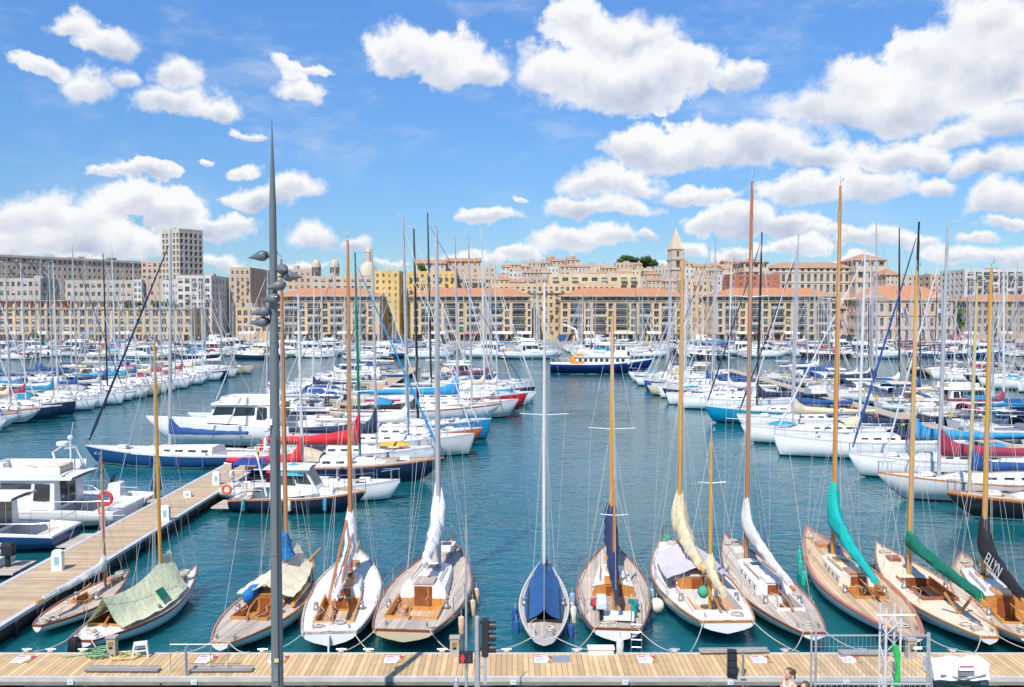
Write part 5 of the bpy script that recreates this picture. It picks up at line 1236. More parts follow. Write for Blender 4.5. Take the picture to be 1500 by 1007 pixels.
b = MB(); b.tube([(0, 0, z3-.3), (0, 0, z3+2.6)], .05, steel, 4); b.tube([(-.5, 0, z3+1.9), (.5, 0, z3+1.9)], .05, steel, 4); b.build('cross', t)
c = MB(); c.lathe((0, 0, 0), [(.8, 0), (.8, .08)], white, 20); c.box((0, .2, .1), (.06, .5, .03), black); c.box((.15, 0, .1), (.4, .06, .03), black)
o = c.build('clock_face', t); o.location = (w1/2-.1, 0, z2-1.6); o.rotation_euler = (0, R(90), 0)
# cathedral domes
Y = 335; dome_m = stonem('dome_stone', (.52, .45, .36)); m = Y/F
def dome(label, px, w, ptop, pspring, pbase, pl):
    p = at_y(px, 455, Y); t = thing('domed_tower', label, 'domed tower', (p.x, Y, 0), 0, 'domes of the cathedral'); r0 = w*m/2; zs, zt, zb = zz(pspring, Y), zz(ptop, Y), zz(pbase, Y)
    b = MB(); b.lathe((0, 0, 0), [(r0*1.02, 4), (r0*1.02, zs-.3), (r0*1.12, zs-.25), (r0*1.12, zs)], palest, 16); b.build('drum', t)
    b = MB(); b.lathe((0, 0, zs), [(r0*math.cos(R(a)), (zt-zs)*math.sin(R(a))) for a in (0, 15, 30, 45, 60, 72, 83)], dome_m, 18); b.build('dome', t)
    zl = zz(pl, Y); b = MB(); b.lathe((0, 0, zt-.2), [(r0*.25, 0), (r0*.25, (zl-zt)*.6), (r0*.3, (zl-zt)*.62), (r0*.08, (zl-zt)*.9), (.03, zl-zt)], palest, 10); b.build('lantern', t)
    for k in range(8):
        a = R(-160+k*20); hh = min(2.4, (zs-zb)*.5); g = MB(); g.box((0, 0, 0), (r0*.22, .3, hh), glass); o = g.build('drum_window', t, smooth=0); o.location = (r0*.98*math.cos(a), r0*.98*math.sin(a), zs-.5-hh/2); o.rotation_euler = (0, 0, a+math.pi/2)
dome('small stone domed tower right of the lamp pole, left one of a pair', 464, 13, 380, 391, 406, 377)
dome('small stone domed tower, right one of the pair', 491, 13, 380, 391, 406, 377)
dome('large stone cathedral dome with a lantern behind the green mast', 540, 31, 383, 404, 410, 360)
# old town houses climbing the hill
hr = random.Random(77); wallc = [(palest, 'pale stone'), (beiger, 'beige'), (tanr, 'tan'), (whiter, 'white'), (pinkst, 'pink'), (stonem('cream_render', (.68, .53, .32)), 'cream')]
cnt = 0
for ri, (Y, x0, x1, top, jit, rn) in enumerate(((362, 742, 978, 385, 5, 'skyline'), (340, 735, 978, 394, 4, 'second'), (318, 728, 985, 403, 4, 'third'), (300, 725, 1000, 411, 3, 'lowest'), (352, 1003, 1092, 388, 6, 'right skyline'), (330, 1003, 1090, 398, 4, 'right middle'), (306, 1003, 1072, 408, 4, 'right lowest'))):
    px = x0; k = 0
    while px < x1:
        w_ = hr.uniform(13, 27); m_, mn = hr.choice(wallc); k += 1; tp = top+hr.uniform(-jit, jit)+(9*((px-830)/110.0)**2 if ri == 0 else 0)
        st = hr.choice(('gable', 'hip', 'flat', 'gable', 'flat')); zt = zz(tp, Y); zb_ = max(1.3, hill_z(xx(px+w_/2, Y), Y)-2)
        if zt-zb_ < 4: zb_ = zt-5
        simple('house', mn+' old town house, '+ordn(k)+' from the left in the '+rn+' row', px, px+w_-.8, tp, Y+hr.uniform(-3, 3), 8, m_, max(2, int(w_/5.5)), hr.uniform(6.5, 8), .34, .5, py_lo=tp+24, side=(2, .25), roof=(st, hr.uniform(.7, 1.3) if st != 'flat' else .4), z0=zb_, group='old town houses on the hill', seed=400+ri*40+k, roofm=hr.choice((tile2, tile2, tile3)), eaves=.22)
        px += w_
simple('house', 'old house with a red roof on the skyline, left of two above the yellow blocks', 608, 653, 386, 330, 9, palest, 5, 9, .35, .5, roof=('gable', 1.6), seed=480, group='old town houses on the hill')
simple('house', 'old house with a red roof on the skyline, right of two above the yellow blocks', 654, 702, 383, 332, 9, beiger, 5, 9, .35, .5, roof=('gable', 1.4), seed=481, group='old town houses on the hill')
simple('house', 'stone house with flat roof on the skyline right of two red roofs', 702, 726, 392, 332, 9, palest, 3, 8, .35, .5, seed=482, group='old town houses on the hill')
for k, (px, py, w_) in enumerate(((806, 377, 11), (836, 377, 13))):
    p = at_y(px, py, 370); t = thing('windmill_tower', ['round stone mill tower on the skyline, left of two', 'round stone mill tower on the skyline, right of two'][k], 'stone tower', (p.x, 370, 0), group='landmarks on the skyline'); r0 = w_*370/F/2
    b = MB(); b.lathe((0, 0, 10), [(r0*1.1, 0), (r0, p.z-11), (r0*1.06, p.z-10.8), (r0*1.06, p.z-10)], beiger, 14); b.build('wall', t)
    b = MB(); b.lathe((0, 0, p.z), [(r0*.95, 0), (r0*.5, .5), (.1, .8)], tile2, 14); b.build('roof', t)
# ------------------------------------------------------------------ trees
def leafmat(n, c):
    m = M(n, c, .8, var=.35, scale=1.5); return m
lm1, lm2 = leafmat('pine_foliage', (.065, .13, .028)), leafmat('plane_foliage', (.085, .16, .03)); bark = M('bark', (.16, .11, .07), .9, var=.3)
def tree(label, x, y, z, h, w_, lm, seed, name='tree', nleaf=2600, crown=.62, group='trees of the town'):
    rr = random.Random(seed); t = thing(name, label, 'tree', (x, y, z), 0, group); b = MB()
    b.tube([(0, 0, -.5), (.05*h*.1, 0, h*.3), (.0, .1, h*.62)], [h*.035, h*.026, h*.012], bark, 8)
    cl = []
    for k in range(9):
        a = 2.4*k; rad = w_*.33*math.sqrt((k+.5)/9)*1.1; zc = h*(1-crown)+h*crown*rr.uniform(.2, .82)*(1-.25*rad/w_); c = Vector((rad*math.cos(a), rad*math.sin(a), zc)); cl.append((c, w_*rr.uniform(.16, .26)))
        b.tube([(0, 0, h*rr.uniform(.25, .45)), tuple(c*.6+Vector((0, 0, zc*.35))), tuple(c)], [h*.014, h*.009, h*.004], bark, 5)
    b.build('trunk', t)
    b = MB(); s = w_*.045+.05
    for k in range(nleaf):
        c, r0 = rr.choice(cl); d = Vector((rr.gauss(0, 1), rr.gauss(0, 1), rr.gauss(0, .8))).normalized()*r0*rr.uniform(.35, 1.12); p = c+d
        u = Vector((rr.gauss(0, 1), rr.gauss(0, 1), rr.gauss(0, 1))).normalized()*s*rr.uniform(.6, 1.3); v = u.orthogonal().normalized()*s*rr.uniform(.4, .8)
        b.quad(p-u, p-v, p+u, p+v, lm)
    b.build('crown', t, smooth=0, fix=False); return t
for k, (px, pt, wpx) in enumerate(((912, 373, 17), (922, 371, 14), (932, 376, 13), (944, 375, 17), (957, 379, 12))):
    Y = 372; p = at_y(px, pt, Y); w_ = wpx*Y/F; hz_ = hill_z(p.x, Y)
    tree('dark pine tree on the skyline, '+ordn(k+1)+' from the left of five', p.x, Y, hz_, p.z-hz_, w_*1.25, lm1, 500+k, 'pine_tree', crown=.55)
for k, (px, pt, wpx, Y, lab) in enumerate(((1404, 446, 20, 247, 'green plane tree on the quay right of the town hall'), (1457, 471, 24, 244, 'low round green tree in front of the brown arcaded block'), (1214, 470, 12, 247, 'small green tree left of the pink town hall'), (50, 487, 14, 244, 'small green tree on the quay before the long low block'))):
    p = at_y(px, pt, Y); tree(lab, p.x, Y, 1.35, p.z-1.35, wpx*Y/F, lm2, 520+k, crown=.75)
for k, (a, c) in enumerate(((180, 207), (222, 258))):
    Y = 253.0; zb_ = zz(453, 250)+.2
    for j in range(3):
        px = a+(c-a)*(j+.5)/3; tree('potted green roof terrace shrub, '+ordn(k*3+j+1)+' from the left on the long low block', xx(px, Y), Y, zb_, zz(441, Y)-zb_, (c-a)/3*1.2*Y/F, lm2, 540+k*3+j, 'shrub', 900, .85, 'shrubs on the roof terrace')
p = at_y(620, 392, 322); tree('green tree among the roofs above the right yellow block', p.x, 322, 10, p.z-7, 5, lm2, 560)
p = at_y(1083, 398, 300); tree('bright green tree left of the arcaded palace', p.x, 300, 8, p.z-8, 5, lm2, 561)
# ------------------------------------------------------------------ things on the far quay
tr_ = random.Random(9)
for k, (px, w_, c, cn_) in enumerate(((20, 3.4, (.66, .58, .45), 'cream'), (60, 3.6, (.72, .7, .66), 'white'), (100, 4, (.66, .58, .45), 'cream'), (130, 3, (.2, .35, .5), 'pale blue'), (180, 4, (.74, .72, .68), 'white'), (362, 4, (.74, .72, .68), 'white'), (440, 4, (.66, .58, .45), 'cream'), (505, 4, (.74, .72, .68), 'white'), (640, 5, (.72, .7, .66), 'white'), (690, 4, (.5, .2, .18), 'dull red'), (735, 6, (.74, .72, .68), 'white'), (768, 4, (.74, .72, .68), 'white'), (861, 3.4, (.74, .72, .68), 'white'), (915, 6, (.70, .62, .48), 'cream'), (958, 4, (.74, .72, .68), 'white'), (1090, 5, (.66, .58, .45), 'cream'), (1160, 4, (.74, .72, .68), 'white'), (1215, 4, (.74, .72, .68), 'white'), (1420, 4, (.74, .72, .68), 'white'), (1470, 5, (.66, .58, .45), 'cream'))):
    Y = 247.2; t = thing('cafe_awning', cn_+' cafe awning on the far quay, '+ordn(k+1)+' from the left', 'awning', (xx(px, Y), Y, 1.4), group='cafe awnings on the far quay')
    b = MB(); b.loft([[(-w_/2, -1.2, 2.05), (w_/2, -1.2, 2.05)], [(-w_/2, -1.2, 2.3), (w_/2, -1.2, 2.3)], [(-w_/2, 1.2, 2.75), (w_/2, 1.2, 2.75)]], canvas); b.build('canvas', t, c, smooth=0)
    b = MB()
    for sx in (-1, 1):
        for y in (-1.15, 1.15): b.tube([(sx*(w_/2-.1), y, 0), (sx*(w_/2-.1), y, 2.2 if y < 0 else 2.7)], .04, steel, 4)
    b.build('frame', t)
# parked vehicles on the quay
def van(label, x, y, col, l=4.6, h=2.1, w_=1.9):
    t = thing('parked_van', label, 'van', (x, y, 1.4), group='vehicles parked on the far quay'); b = MB()
    prof = [(-l/2, .35), (-l/2, h*.95), (-l/2+.1, h), (l*.2, h), (l*.36, h*.55), (l/2, h*.46), (l/2, .35)]
    b.loft([[(px_, y_, z) for px_, z in prof] for y_ in (-w_/2, w_/2)], hullc, closed=True, capa=True, capb=True); b.build('body', t, col)
    for sx in (-.3, .3):
        for sy in (-1, 1):
            k = MB(); k.lathe((0, 0, 0), [(.3, -.1), (.33, -.05), (.33, .05), (.3, .1)], rubber, 12); o = k.build('wheel', t); o.location = (sx*l, sy*(w_/2-.08), .33); o.rotation_euler = (R(90), 0, 0)
    k = MB(); k.box((l*.16, -w_/2-.006, h*.72), (l*.28, .02, h*.3), glass); k.build('side_window', t, smooth=0)
van('blue delivery truck on the far quay beside the white crane', xx(826, 245), 245, (.03, .09, .3), 3.0, 2.0, 1.6)
for k, px in enumerate((318, 585, 880, 1030, 1246, 1405)):
    van(['white', 'dark grey', 'silver', 'white', 'black', 'red'][k]+' van parked on the far quay, '+ordn(k+1)+' from the left', xx(px, 245.5), 245.5, [(.75, .75, .74), (.1, .1, .11), (.5, .5, .52), (.75, .75, .74), (.02, .02, .02), (.45, .03, .03)][k], 4.2, 1.9, 1.7)
t = thing('quay_crane', 'white boat crane with a bent jib on the far quay', 'crane', (xx(848, 241.5), 241.5, 1.4)); b = MB(); b.tube([(0, 0, 0), (-.9, 0, 3.4)], [.45, .35], white, 8); b.build('post', t); b = MB(); b.tube([(-.9, 0, 3.4), (-4.3, 0, 4.9)], [.32, .2], white, 8); b.tube([(-4.2, 0, 4.8), (-4.2, 0, 3.2)], .03, steel, 4); b.build('jib', t)
# strollers on the far quay
SM = []
for k in range(6):
    rr = random.Random(k); cl = [(.5, .5, .5), (.1, .12, .2), (.55, .2, .15), (.7, .68, .62), (.08, .2, .3), (.05, .05, .05)][k]; shirt = M('shirt_%s' % 'abcdef'[k], cl, .9); leg_ = M('cotton_%s' % 'abcdef'[k], (.1+.06*k, .1+.05*k, .12+.03*k), .9); sk = M('far_skin', (.5, .3, .2), .6)
    b = MB(); s = .12+.03*k
    for sg in (1, -1): b.tube([(sg*s*.6, sg*.09, 0), (sg*s*.2, sg*.09, .45), (0, sg*.08, .88)], [.05, .06, .09], leg_, 6); b.tube([(0, sg*.2, 1.38), (-sg*.06, sg*.25, 1.1), (sg*.02, sg*.24, .85)], [.05, .04, .03], sk, 5)
    b.tube([(0, 0, .84), (0, 0, 1.1), (0, 0, 1.36), (0, 0, 1.46)], [.16, .14, .19, .07], shirt, 8); b.ball((0, 0, 1.6), (.1, .09, .13), sk, 8, 6); SM.append(b.mesh('person'))
pr = random.Random(5)
for k in range(96):
    o = link('person', SM[k % 6], None, None, (xx(8+1484*(k+.5)/96+pr.uniform(-6, 6), 243), pr.uniform(239.2, 246), 1.4), pr.uniform(0, 6.28))
    tag(o, 'person in '+['a grey', 'a navy', 'a rust red', 'an off white', 'a teal', 'a black'][k % 6]+' top strolling on the far quay, '+ordn(k+1)+' from left', 'person', 'people strolling on the far quay')
# ------------------------------------------------------------------ the ferry
def ferry():
    L = 16.6; H = Hull(L, 4.4, fb=2.25, fm=1.45, fs=1.5, tr=.8, tm=.45, bp=2.2, ob=.10, os_=.06, zt=-.02, draft=.4)
    a = at_z(806, 546, 0); t = thing('ferry', 'royal blue passenger ferry with white saloon and orange cover crossing the harbour', 'ferry', (a.x, a.y, 0))
    H.hull_mesh(hullc, hullc, hullc, white).build('hull', t, (.006, .03, .17)); H.deck_mesh(offwhite).build('deck', t); H.rail_mesh(white, .07, .08).build('rub_rail', t)
    b = MB(); z0 = 1.45; b.box((8.3, 0, z0+.55), (8.6, 3.3, 1.1), white); b.box((8.3, 0, z0+1.16), (9.0, 3.7, .1), white); s = b.build('saloon', t)
    for k in range(9):
        for sg in (-1, 1):
            g = MB(); g.box((4.7+k*.85, sg*1.655, z0+.62), (.5, .03, .52), glass); g.build('window', s, smooth=0)
    b = MB(); z1 = z0+1.21; b.box((10.4, 0, z1+.35), (3.6, 3.0, .7), white, taper=.95); b.box((11.3, 0, z1+1.2), (2.0, 2.2, 1.1), white, taper=.86); b.box((11.0, 0, z1+1.82), (2.7, 2.3, .1), white); s = b.build('wheelhouse', t)
    for sg in (-1, 1):
        for k in range(2): g = MB(); g.box((10.8+.8*k, sg*1.06, z1+1.28), (.62, .06, .5), glass); g.build('window', s, smooth=0)
    for k in range(3): g = MB(); g.box((12.22, -.65+.65*k, z1+1.28), (.08, .55, .5), glass); g.build('windscreen', s, smooth=0)
    b = MB(); b.loft([[(3.2, -1.7, z0), (3.2, -1.5, z0+.9), (3.3, 0, z0+1.1), (3.2, 1.5, z0+.9), (3.2, 1.7, z0)], [(4.2, -1.75, z0), (4.4, -1.5, z0+1.2), (4.4, 0, z0+1.55), (4.4, 1.5, z0+1.2), (4.2, 1.75, z0)], [(5.4, -1.75, z0), (5.3, -1.5, z0+1.3), (5.2, 0, z0+1.75), (5.3, 1.5, z0+1.3), (5.4, 1.75, z0)]], canvas, capa=True, capb=True); b.build('deck_cover', t, (.85, .25, .01))
    for sg in (1, -1):
        pts = [(x, sg*(H.y_at(x)-.1), H.z_at(x)+.8) for x in (.1, 1, 2, 3, 13.2, 14.2, 15.2, 16.2)]
        for grp in (pts[:4], pts[4:], [(3.9+k, sg*1.6, z1+.8) for k in range(5)]):
            b = MB(); b.tube(grp, .02, white, 4)
            for p in grp: b.tube([(p[0], p[1], p[2]-.8), p], .02, white, 4)
            b.build('guard_rail', t)
    b = MB(); b.tube([(10.9, 0, z1+1.8), (10.9, 0, z1+3.6)], .035, white, 5); b.box((10.9, 0, z1+2.5), (.7, .1, .1), white); b.build('antenna_mast', t)
ferry()
wk = MB(); foam = M('foam', (.62, .68, .70), .8, var=.3, scale=4)
a = at_z(806, 547, 0)
for k in range(60):
    x = a.x-rnd.uniform(.2, 17)*(1 if k < 45 else 0)+(rnd.uniform(0, 15) if k >= 45 else 0); y = a.y+rnd.gauss(0, .9)*(1 if k < 45 else 0)-(2.2+rnd.uniform(-.1, .1) if k >= 45 else 0)
    l = rnd.uniform(.4, 1.3); wd = rnd.uniform(.08, .22)
    wk.add([(x+l*math.cos(i)*.5, y+wd*math.sin(i), .012+.0004*k) for i in [j*math.pi/4 for j in range(8)]], [tuple(range(8))], foam)
o = wk.build('wake_foam', smooth=0); o['kind'] = 'stuff'
# ------------------------------------------------------------------ boats moored on the finger pontoon at the left, near ones built singly
def stern_at(o, x, y, heading): o.location = (x, y, 0); o.rotation_euler = (0, 0, R(heading)); return o
mc = motorboat('motor_yacht', 'white flybridge motor cruiser with radar mast moored stern to the finger pontoon', L=11.5, B=4.0, style='fly', stripe=boot, wh0=.24, fk=.72); stern_at(mc, -18.0, 41.4, 180)
b = MB(); b.tube([(3.2, -1.0, 2.2), (3.2, -1.0, 3.8)], .04, white, 6); b.ball((3.2, -1.0, 3.9), .13, white); b.tube([(3.0, -1.2, 3.4), (3.4, -.8, 3.4)], .03, white, 5); b.build('antenna_mast', mc)
b = MB()
for k in range(5): b.ball((3.9+.5*k, .3*math.sin(k*2), 2.42+.08*math.cos(k*3)), (.45, .55, .22), canvas, 10, 6)
b.build('folded_canopy', mc, C_CREAM)
nb = motorboat('motorboat', 'navy hulled cabin boat with a lettered transom beside the flybridge cruiser', L=8.5, B=2.9, col=(.015, .06, .17), style='cruiser', fk=.85); stern_at(nb, -18.8, 37.2, 180)
o = lettering('transom_lettering', 'baas', .34, nb, white, 0, 'CENTER'); o.location = (2.1, 1.41, .50); o.rotation_euler = (R(90), 0, R(180))
pb = motorboat('motorboat', 'small white open boat lying nearest on the left edge of the finger pontoon', L=6.0, B=2.3, style='open', cover=None); stern_at(pb, -19.3, 33.2, 180)
db = motorboat('motorboat', 'grey inflatable tender with wooden seats lying behind the flybridge cruiser', L=4.2, B=1.8, style='open', cover=None, col=C_LIGHT); stern_at(db, -18.6, 45.4, 180)
wb = motorboat('motorboat', 'navy hulled wooden motorboat with varnished rail, blue bimini and orange ring', L=6.6, B=2.4, style='wood', col=(.015, .02, .05)); stern_at(wb, -13.9, 44.2, -2)
b = MB(); b.loft([[(.2+1.5*i/3, 1.0*(k-3)/3, 2.55-.12*((k-3)/3.0)**2) for k in range(7)] for i in range(4)], canvas); b.loft([[(.2, y, 2.2), (.2, y, 2.5)] for y in (-1, 1)], canvas); b.build('bimini', wb, (.015, .05, .26))
b = MB()
for sg in (1, -1):
    b.tube([(1.9, sg*.95, .9), (1.5, sg*.95, 2.7), (1.3, sg*.6, 2.9)], .05, white, 6); b.tube([(.3, sg*.95, .8), (.3, sg*.95, 2.45)], .02, steel, 4)
b.build('arch', wb)
b = MB(); b.loft([[(2.3+.35*i, y*.9, 1.9+.5*(1-y*y)*math.sin(math.pi*(i+.5)/5)) for y in (-1, -.6, 0, .6, 1)] for i in range(5)], canvas); b.build('awning', wb, (.02, .42, .5))
def ring(label, p, col, rad=.2, axis='Y'):
    b = MB(); b.torus((0, 0, 0), rad, rad*.32, canvas, axis, 20, 8)
    o = b.build('life_ring', None, col, p); return tag(o, label, 'life ring')
ring('orange life ring on the stern of the navy wooden motorboat', (-13.95, 43.1, 1.25), (.75, .16, .02))
ring('red life ring on the stern rail of the white flybridge cruiser', (-18.5, 40.1, 1.45), (.62, .03, .03), .27)
for (t, c, lb) in ((.12, (.02, .22, .3), 'teal fender aft on the navy wooden motorboat'), (.46, (.66, .6, .46), 'cream fender amidships on the navy wooden motorboat'), (.72, (.02, .22, .34), 'teal fender forward on the navy wooden motorboat')):
    fender(Vector((-13.9+6.6*t, 44.2-1.24-.1*(t > .6)*-1, .82)), c, '', lb, False, 1.0)
def ensign(label, p, s=.8):
    f = thing('flag', label, 'flag', p, R(200), 'ensigns at the sterns'); b = MB(); b.tube([(0, 0, 0), (.3, 0, 1.3)], .02, white, 5); b.build('staff', f)
    b = MB()
    for i, mname in enumerate((M('flag_blue', (.02, .05, .32), .8), M('flag_white', (.78, .78, .76), .8), M('flag_red', (.6, .02, .03), .8))):
        b.loft([[(.25+s*.33*x, .05*math.sin(5*x), .55+.7*z-.13*x) for z in (0, .5, 1)] for x in (i, i+.5, i+1)], mname)
    b.build('cloth', f)
ensign('blue white and red ensign on the stern of the royal blue yacht', (-15.0, 56.2, .9)); ensign('blue white and red ensign behind the red boom cover', (-12.0, 53.6, 1.0))
# service pedestals of the finger pontoon
for k, (px, py) in enumerate(((85, 835), (256, 763), (317, 710), (275, 728))):
    p = at_z(px, py, .6); p.x = min(max(p.x, -17.3), -15.5); t = thing('service_pedestal', ['white rounded service pedestal on the finger pontoon nearest the camera', 'white service pedestal half way along the finger pontoon', 'white service pedestal at the far bend of the finger pontoon', 'low white dock box on the finger pontoon'][k], 'service pedestal', p, R(8), 'service pedestals on the finger pontoon')
    h = (1.0, .95, .95, .4)[k]; t.scale = (.74, .74, .74); b = MB(); b.loft([[(x*s_, y*s_, z) for x, y in ((-.24, -.2), (.24, -.2), (.3, 0), (.24, .2), (-.24, .2), (-.3, 0))] for z, s_ in ((0, 1), (h*.75, 1), (h*.92, .88), (h, .5))], white, closed=True, capb=True); b.build('body', t)
    b = MB(); b.box((0, -.21, h*.5), (.2, .03, h*.4), M('pedestal_panel', (.25, .5, .55), .4)); b.build('panel', t)
p = at_z(120, 800, .6); t = thing('boarding_ladder', 'pink red boarding ladder standing at the edge of the finger pontoon', 'ladder', (-17.9, 38.6, .5)); b = MB()
for yy in (-.2, .2): b.tube([(0, yy, -.2), (-.15, yy, 1.1)], .04, M('faded_red', (.6, .2, .16), .5), 6)
for k in range(4): b.tube([(-.03*k, -.2, .1+.28*k), (-.03*k, .2, .1+.28*k)], .03, MATS['faded_red'], 6)
b.build('rails', t)
# ------------------------------------------------------------------ tall lamp pole with floodlights
pole_m = M('pole_paint', (.125, .148, .155), .45, var=.12, scale=3, streak=True)
Y = 18.0; X = xx(401, Y); zt = zz(176, Y); t = thing('lamp_pole', 'tall tapering grey lamp pole with clusters of teardrop floodlights', 'lamp pole', (X, Y, 1.5)); h = zt-1.5
b = MB(); b.tube([(0, 0, 0), (0, 0, zz(700, Y)-1.5), (0, 0, zz(480, Y)-1.5), (0, 0, zz(300, Y)-1.5), (0, 0, zz(225, Y)-1.5), (0, 0, h)], [.125, .105, .085, .068, .03, .006], pole_m, 20); b.build('pole', t)
b = MB()
for py, r0 in ((502, .09), (668, .105), (812, .118), (965, .127)): b.tube([(0, 0, zz(py, Y)-1.505), (0, 0, zz(py, Y)-1.475)], r0+.004, pole_m, 20)
b.build('collar', t)
b = MB(); z = zz(985, Y)-1.5; b.box((0, -.128, z), (.10, .02, .26), M('access_panel', (.16, .18, .18), .5)); b.box((.02, -.14, z+.3), (.09, .012, .08), M('sticker', (.55, .5, .2), .5)); b.tube([(.06, -.115, 0), (.06, -.105, zz(640, Y)-1.5)], .008, black, 5); b.build('access_panel', t, smooth=0)
def flood_mesh():
    b = MB(); rows = []; L = .38
    for x, r0 in ((-.02, .02), (0, .085), (.04, .115), (.10, .120), (.17, .095), (.25, .055), (.33, .025), (L, .006)):
        rows.append([(x, r0*math.cos(R(a)), r0*.92*math.sin(R(a))+.02*(x/L)) for a in range(0, 360, 24)])
    b.loft(rows, pole_m, closed=True, capa=True, capb=True); return b.mesh('floodlight')
fm_ = flood_mesh(); gm = MB(); gm.lathe((0, 0, 0), [(.075, 0), (.07, .012), (.02, .02)], glass, 14); gmm = gm.mesh('lens')
for (px, py, rz, ry, dist) in ((390, 374, 178, 12, -.05), (412, 394, -62, 10, .02), (417, 404, 0, 8, -.06), (416, 417, 200, 16, -.10), (406, 437, 160, 10, -.16), (394, 455, 190, 14, -.08), (391, 471, 172, 10, -.05)):
    p = at_y(px, py, Y+dist); l = Vector((p.x-X, p.y-Y, p.z-1.5)); o = link('floodlight', fm_, t, None, l); o.rotation_euler = (0, R(ry), R(rz))
    g = link('lens', gmm, o, None, (-.022, 0, 0)); g.rotation_euler = (0, R(-90), 0)
    a = MB(); a.tube([(0, 0, l.z-.03), (l.x*.6, l.y*.6, l.z-.02), tuple(l)], .018, pole_m, 6); a.build('bracket', t)
b = MB(); z = zz(622, Y)-1.5; b.box((-.09, -.08, z+.06), (.14, .1, .12), white); b.lathe((-.14, -.1, z-.14), [(.03, 0), (.075, .03), (.09, .1), (.05, .16)], white, 12); b.build('security_camera', t)
# ------------------------------------------------------------------ traffic light, pedestrian signal
Y = 19.1; t = thing('traffic_light', 'traffic light on a grey pole seen from the side at the quay edge', 'traffic light', (xx(698.5, Y), Y, 1.5)); ht = zz(904, Y)-1.5
b = MB(); b.tube([(0, 0, 0), (0, 0, ht)], .062, galv, 14); b.lathe((0, 0, ht), [(.062, 0), (.04, .02), (.01, .03)], galv, 14); b.build('pole', t)
hd = MB(); hd.box((.17, 0, ht-.45), (.15, .24, .78), black, taper=1); s_ = hd.build('signal_head', t, smooth=0)
b = MB()
for zc in (-.12, -.70): b.box((.075, 0, ht+zc), (.06, .05, .05), black)
b.build('bracket', t)
for k in range(3):
    zc = ht-.20-.25*k; b = MB(); rows = [[(x, .1*math.sin(R(a)), zc+.1*math.cos(R(a))) for a in range(-130, 131, 20)] for x in (.245, .44-.03*1)]
    b.loft(rows, black); b.loft([[(x, .094*math.sin(R(a)), zc+.094*math.cos(R(a))) for a in range(-130, 131, 20)] for x in (.245, .41)], M('visor_grey', (.12, .12, .13), .4)); b.build('visor', s_)
    b = MB(); b.lathe((0, 0, 0), [(.09, 0), (.085, .015), (.03, .03)], [M('lens_red', (.12, .01, .01), .2), M('lens_amber', (.16, .07, .0), .2), M('lens_green', (.0, .08, .05), .2)][k], 14); o = b.build('lens', s_); o.location = (.246, 0, zc); o.rotation_euler = (0, R(90), 0)
b = MB(); b.box((.17, -.03, ht-1.15), (.07, .12, .62), M('grey_cabinet', (.35, .36, .38), .5)); b.box((.06, -.02, ht-1.1), (.2, .03, .04), galv); b.build('control_box', t)
Y = 19.2; t = thing('pedestrian_signal', 'pedestrian signal showing a red standing figure on a slim tall pole', 'pedestrian signal', (xx(682, Y), Y, 1.5)); ht = zz(757, Y)-1.5
b = MB(); b.tube([(0, 0, 0), (0, 0, zz(955, Y)-1.5), (0, 0, ht)], [.038, .028, .014], galv, 10); b.ball((0, 0, ht), .022, galv); b.build('pole', t)
z = zz(960.5, Y)-1.5; b = MB(); b.box((.0, -.09, z), (.30, .12, .24), black); s_ = b.build('signal_head', t, smooth=0)
em = bpy.data.materials.new('red_lit_figure'); em.use_nodes = True; eb = em.node_tree.nodes['Principled BSDF']; eb.inputs['Base Color'].default_value = (.6, .01, .02, 1); eb.inputs['Emission Color'].default_value = (1, .02, .04, 1); eb.inputs['Emission Strength'].default_value = .9
b = MB(); y = -.153
b.lathe((-.075, y, z+.055), [(.001, 0), (.018, .004), (.018, .02), (.001, .03)], em, 8); b.box((-.075, y, z+.01), (.05, .006, .075), em); b.box((-.088, y, z-.06), (.018, .006, .075), em); b.box((-.062, y, z-.06), (.018, .006, .075), em)
for sg in (-1, 1): b.box((-.075+sg*.034, y, z+.005), (.012, .006, .075), em, ry=R(sg*-8))
b.build('red_figure', s_, smooth=0)
b = MB(); b.box((.078, y, z-.02), (.03, .004, .1), M('unlit_figure', (.06, .07, .07), .5)); b.lathe((.078, y, z+.04), [(.001, 0), (.016, .004), (.016, .02), (.001, .028)], MATS['unlit_figure'], 8); b.build('unlit_figure', s_, smooth=0)
b = MB(); b.tube([(0, 0, 0), (0, 0, 1.5)], .05, galv, 10); b.lathe((0, 0, 1.5), [(.05, 0), (.02, .04)], galv, 10); b.box((0, 0, .03), (.2, .2, .06), galv)
Y = 18.3; tag(b.build('bollard_post', None, None, (xx(667, Y), Y, zz(993, Y)-1.54)), 'short grey metal post below the pedestrian signal', 'post')
# ------------------------------------------------------------------ things on the long pontoon
def on_deck(px, py): return at_z(px, py, .603)
bx = M('pedestal_steel', (.42, .38, .32), .5, var=.1)
for k, (px, py, lab) in enumerate(((164.5, 960.5, 'beige power pedestal at the stern of the green tented boat'), (666, 961, 'beige power pedestal beside the large cream hulled yacht'), (1334, 964, 'beige power pedestal behind the truss tower'))):
    p = on_deck(px, py); t = thing('power_pedestal', lab, 'power pedestal', p, 0, 'power pedestals on the long pontoon'); b = MB(); b.box((0, 0, .25), (.25, .2, .5), bx, taper=.94); b.box((0, 0, .52), (.28, .24, .04), bx); b.build('body', t, smooth=0)
    b = MB(); b.box((0, -.10, .36), (.14, .02, .1), M('brass', (.5, .35, .1), .3, metal=.7)); b.box((0, -.108, .25), (.1, .02, .05), black); b.build('socket_panel', t, smooth=0)
p = on_deck(206, 962); t = thing('step_stool', 'white plastic step stool standing on the pontoon by the beige pedestal', 'stool', p, R(20)); b = MB(); b.box((0, 0, .36), (.34, .26, .04), white); b.build('seat', t)
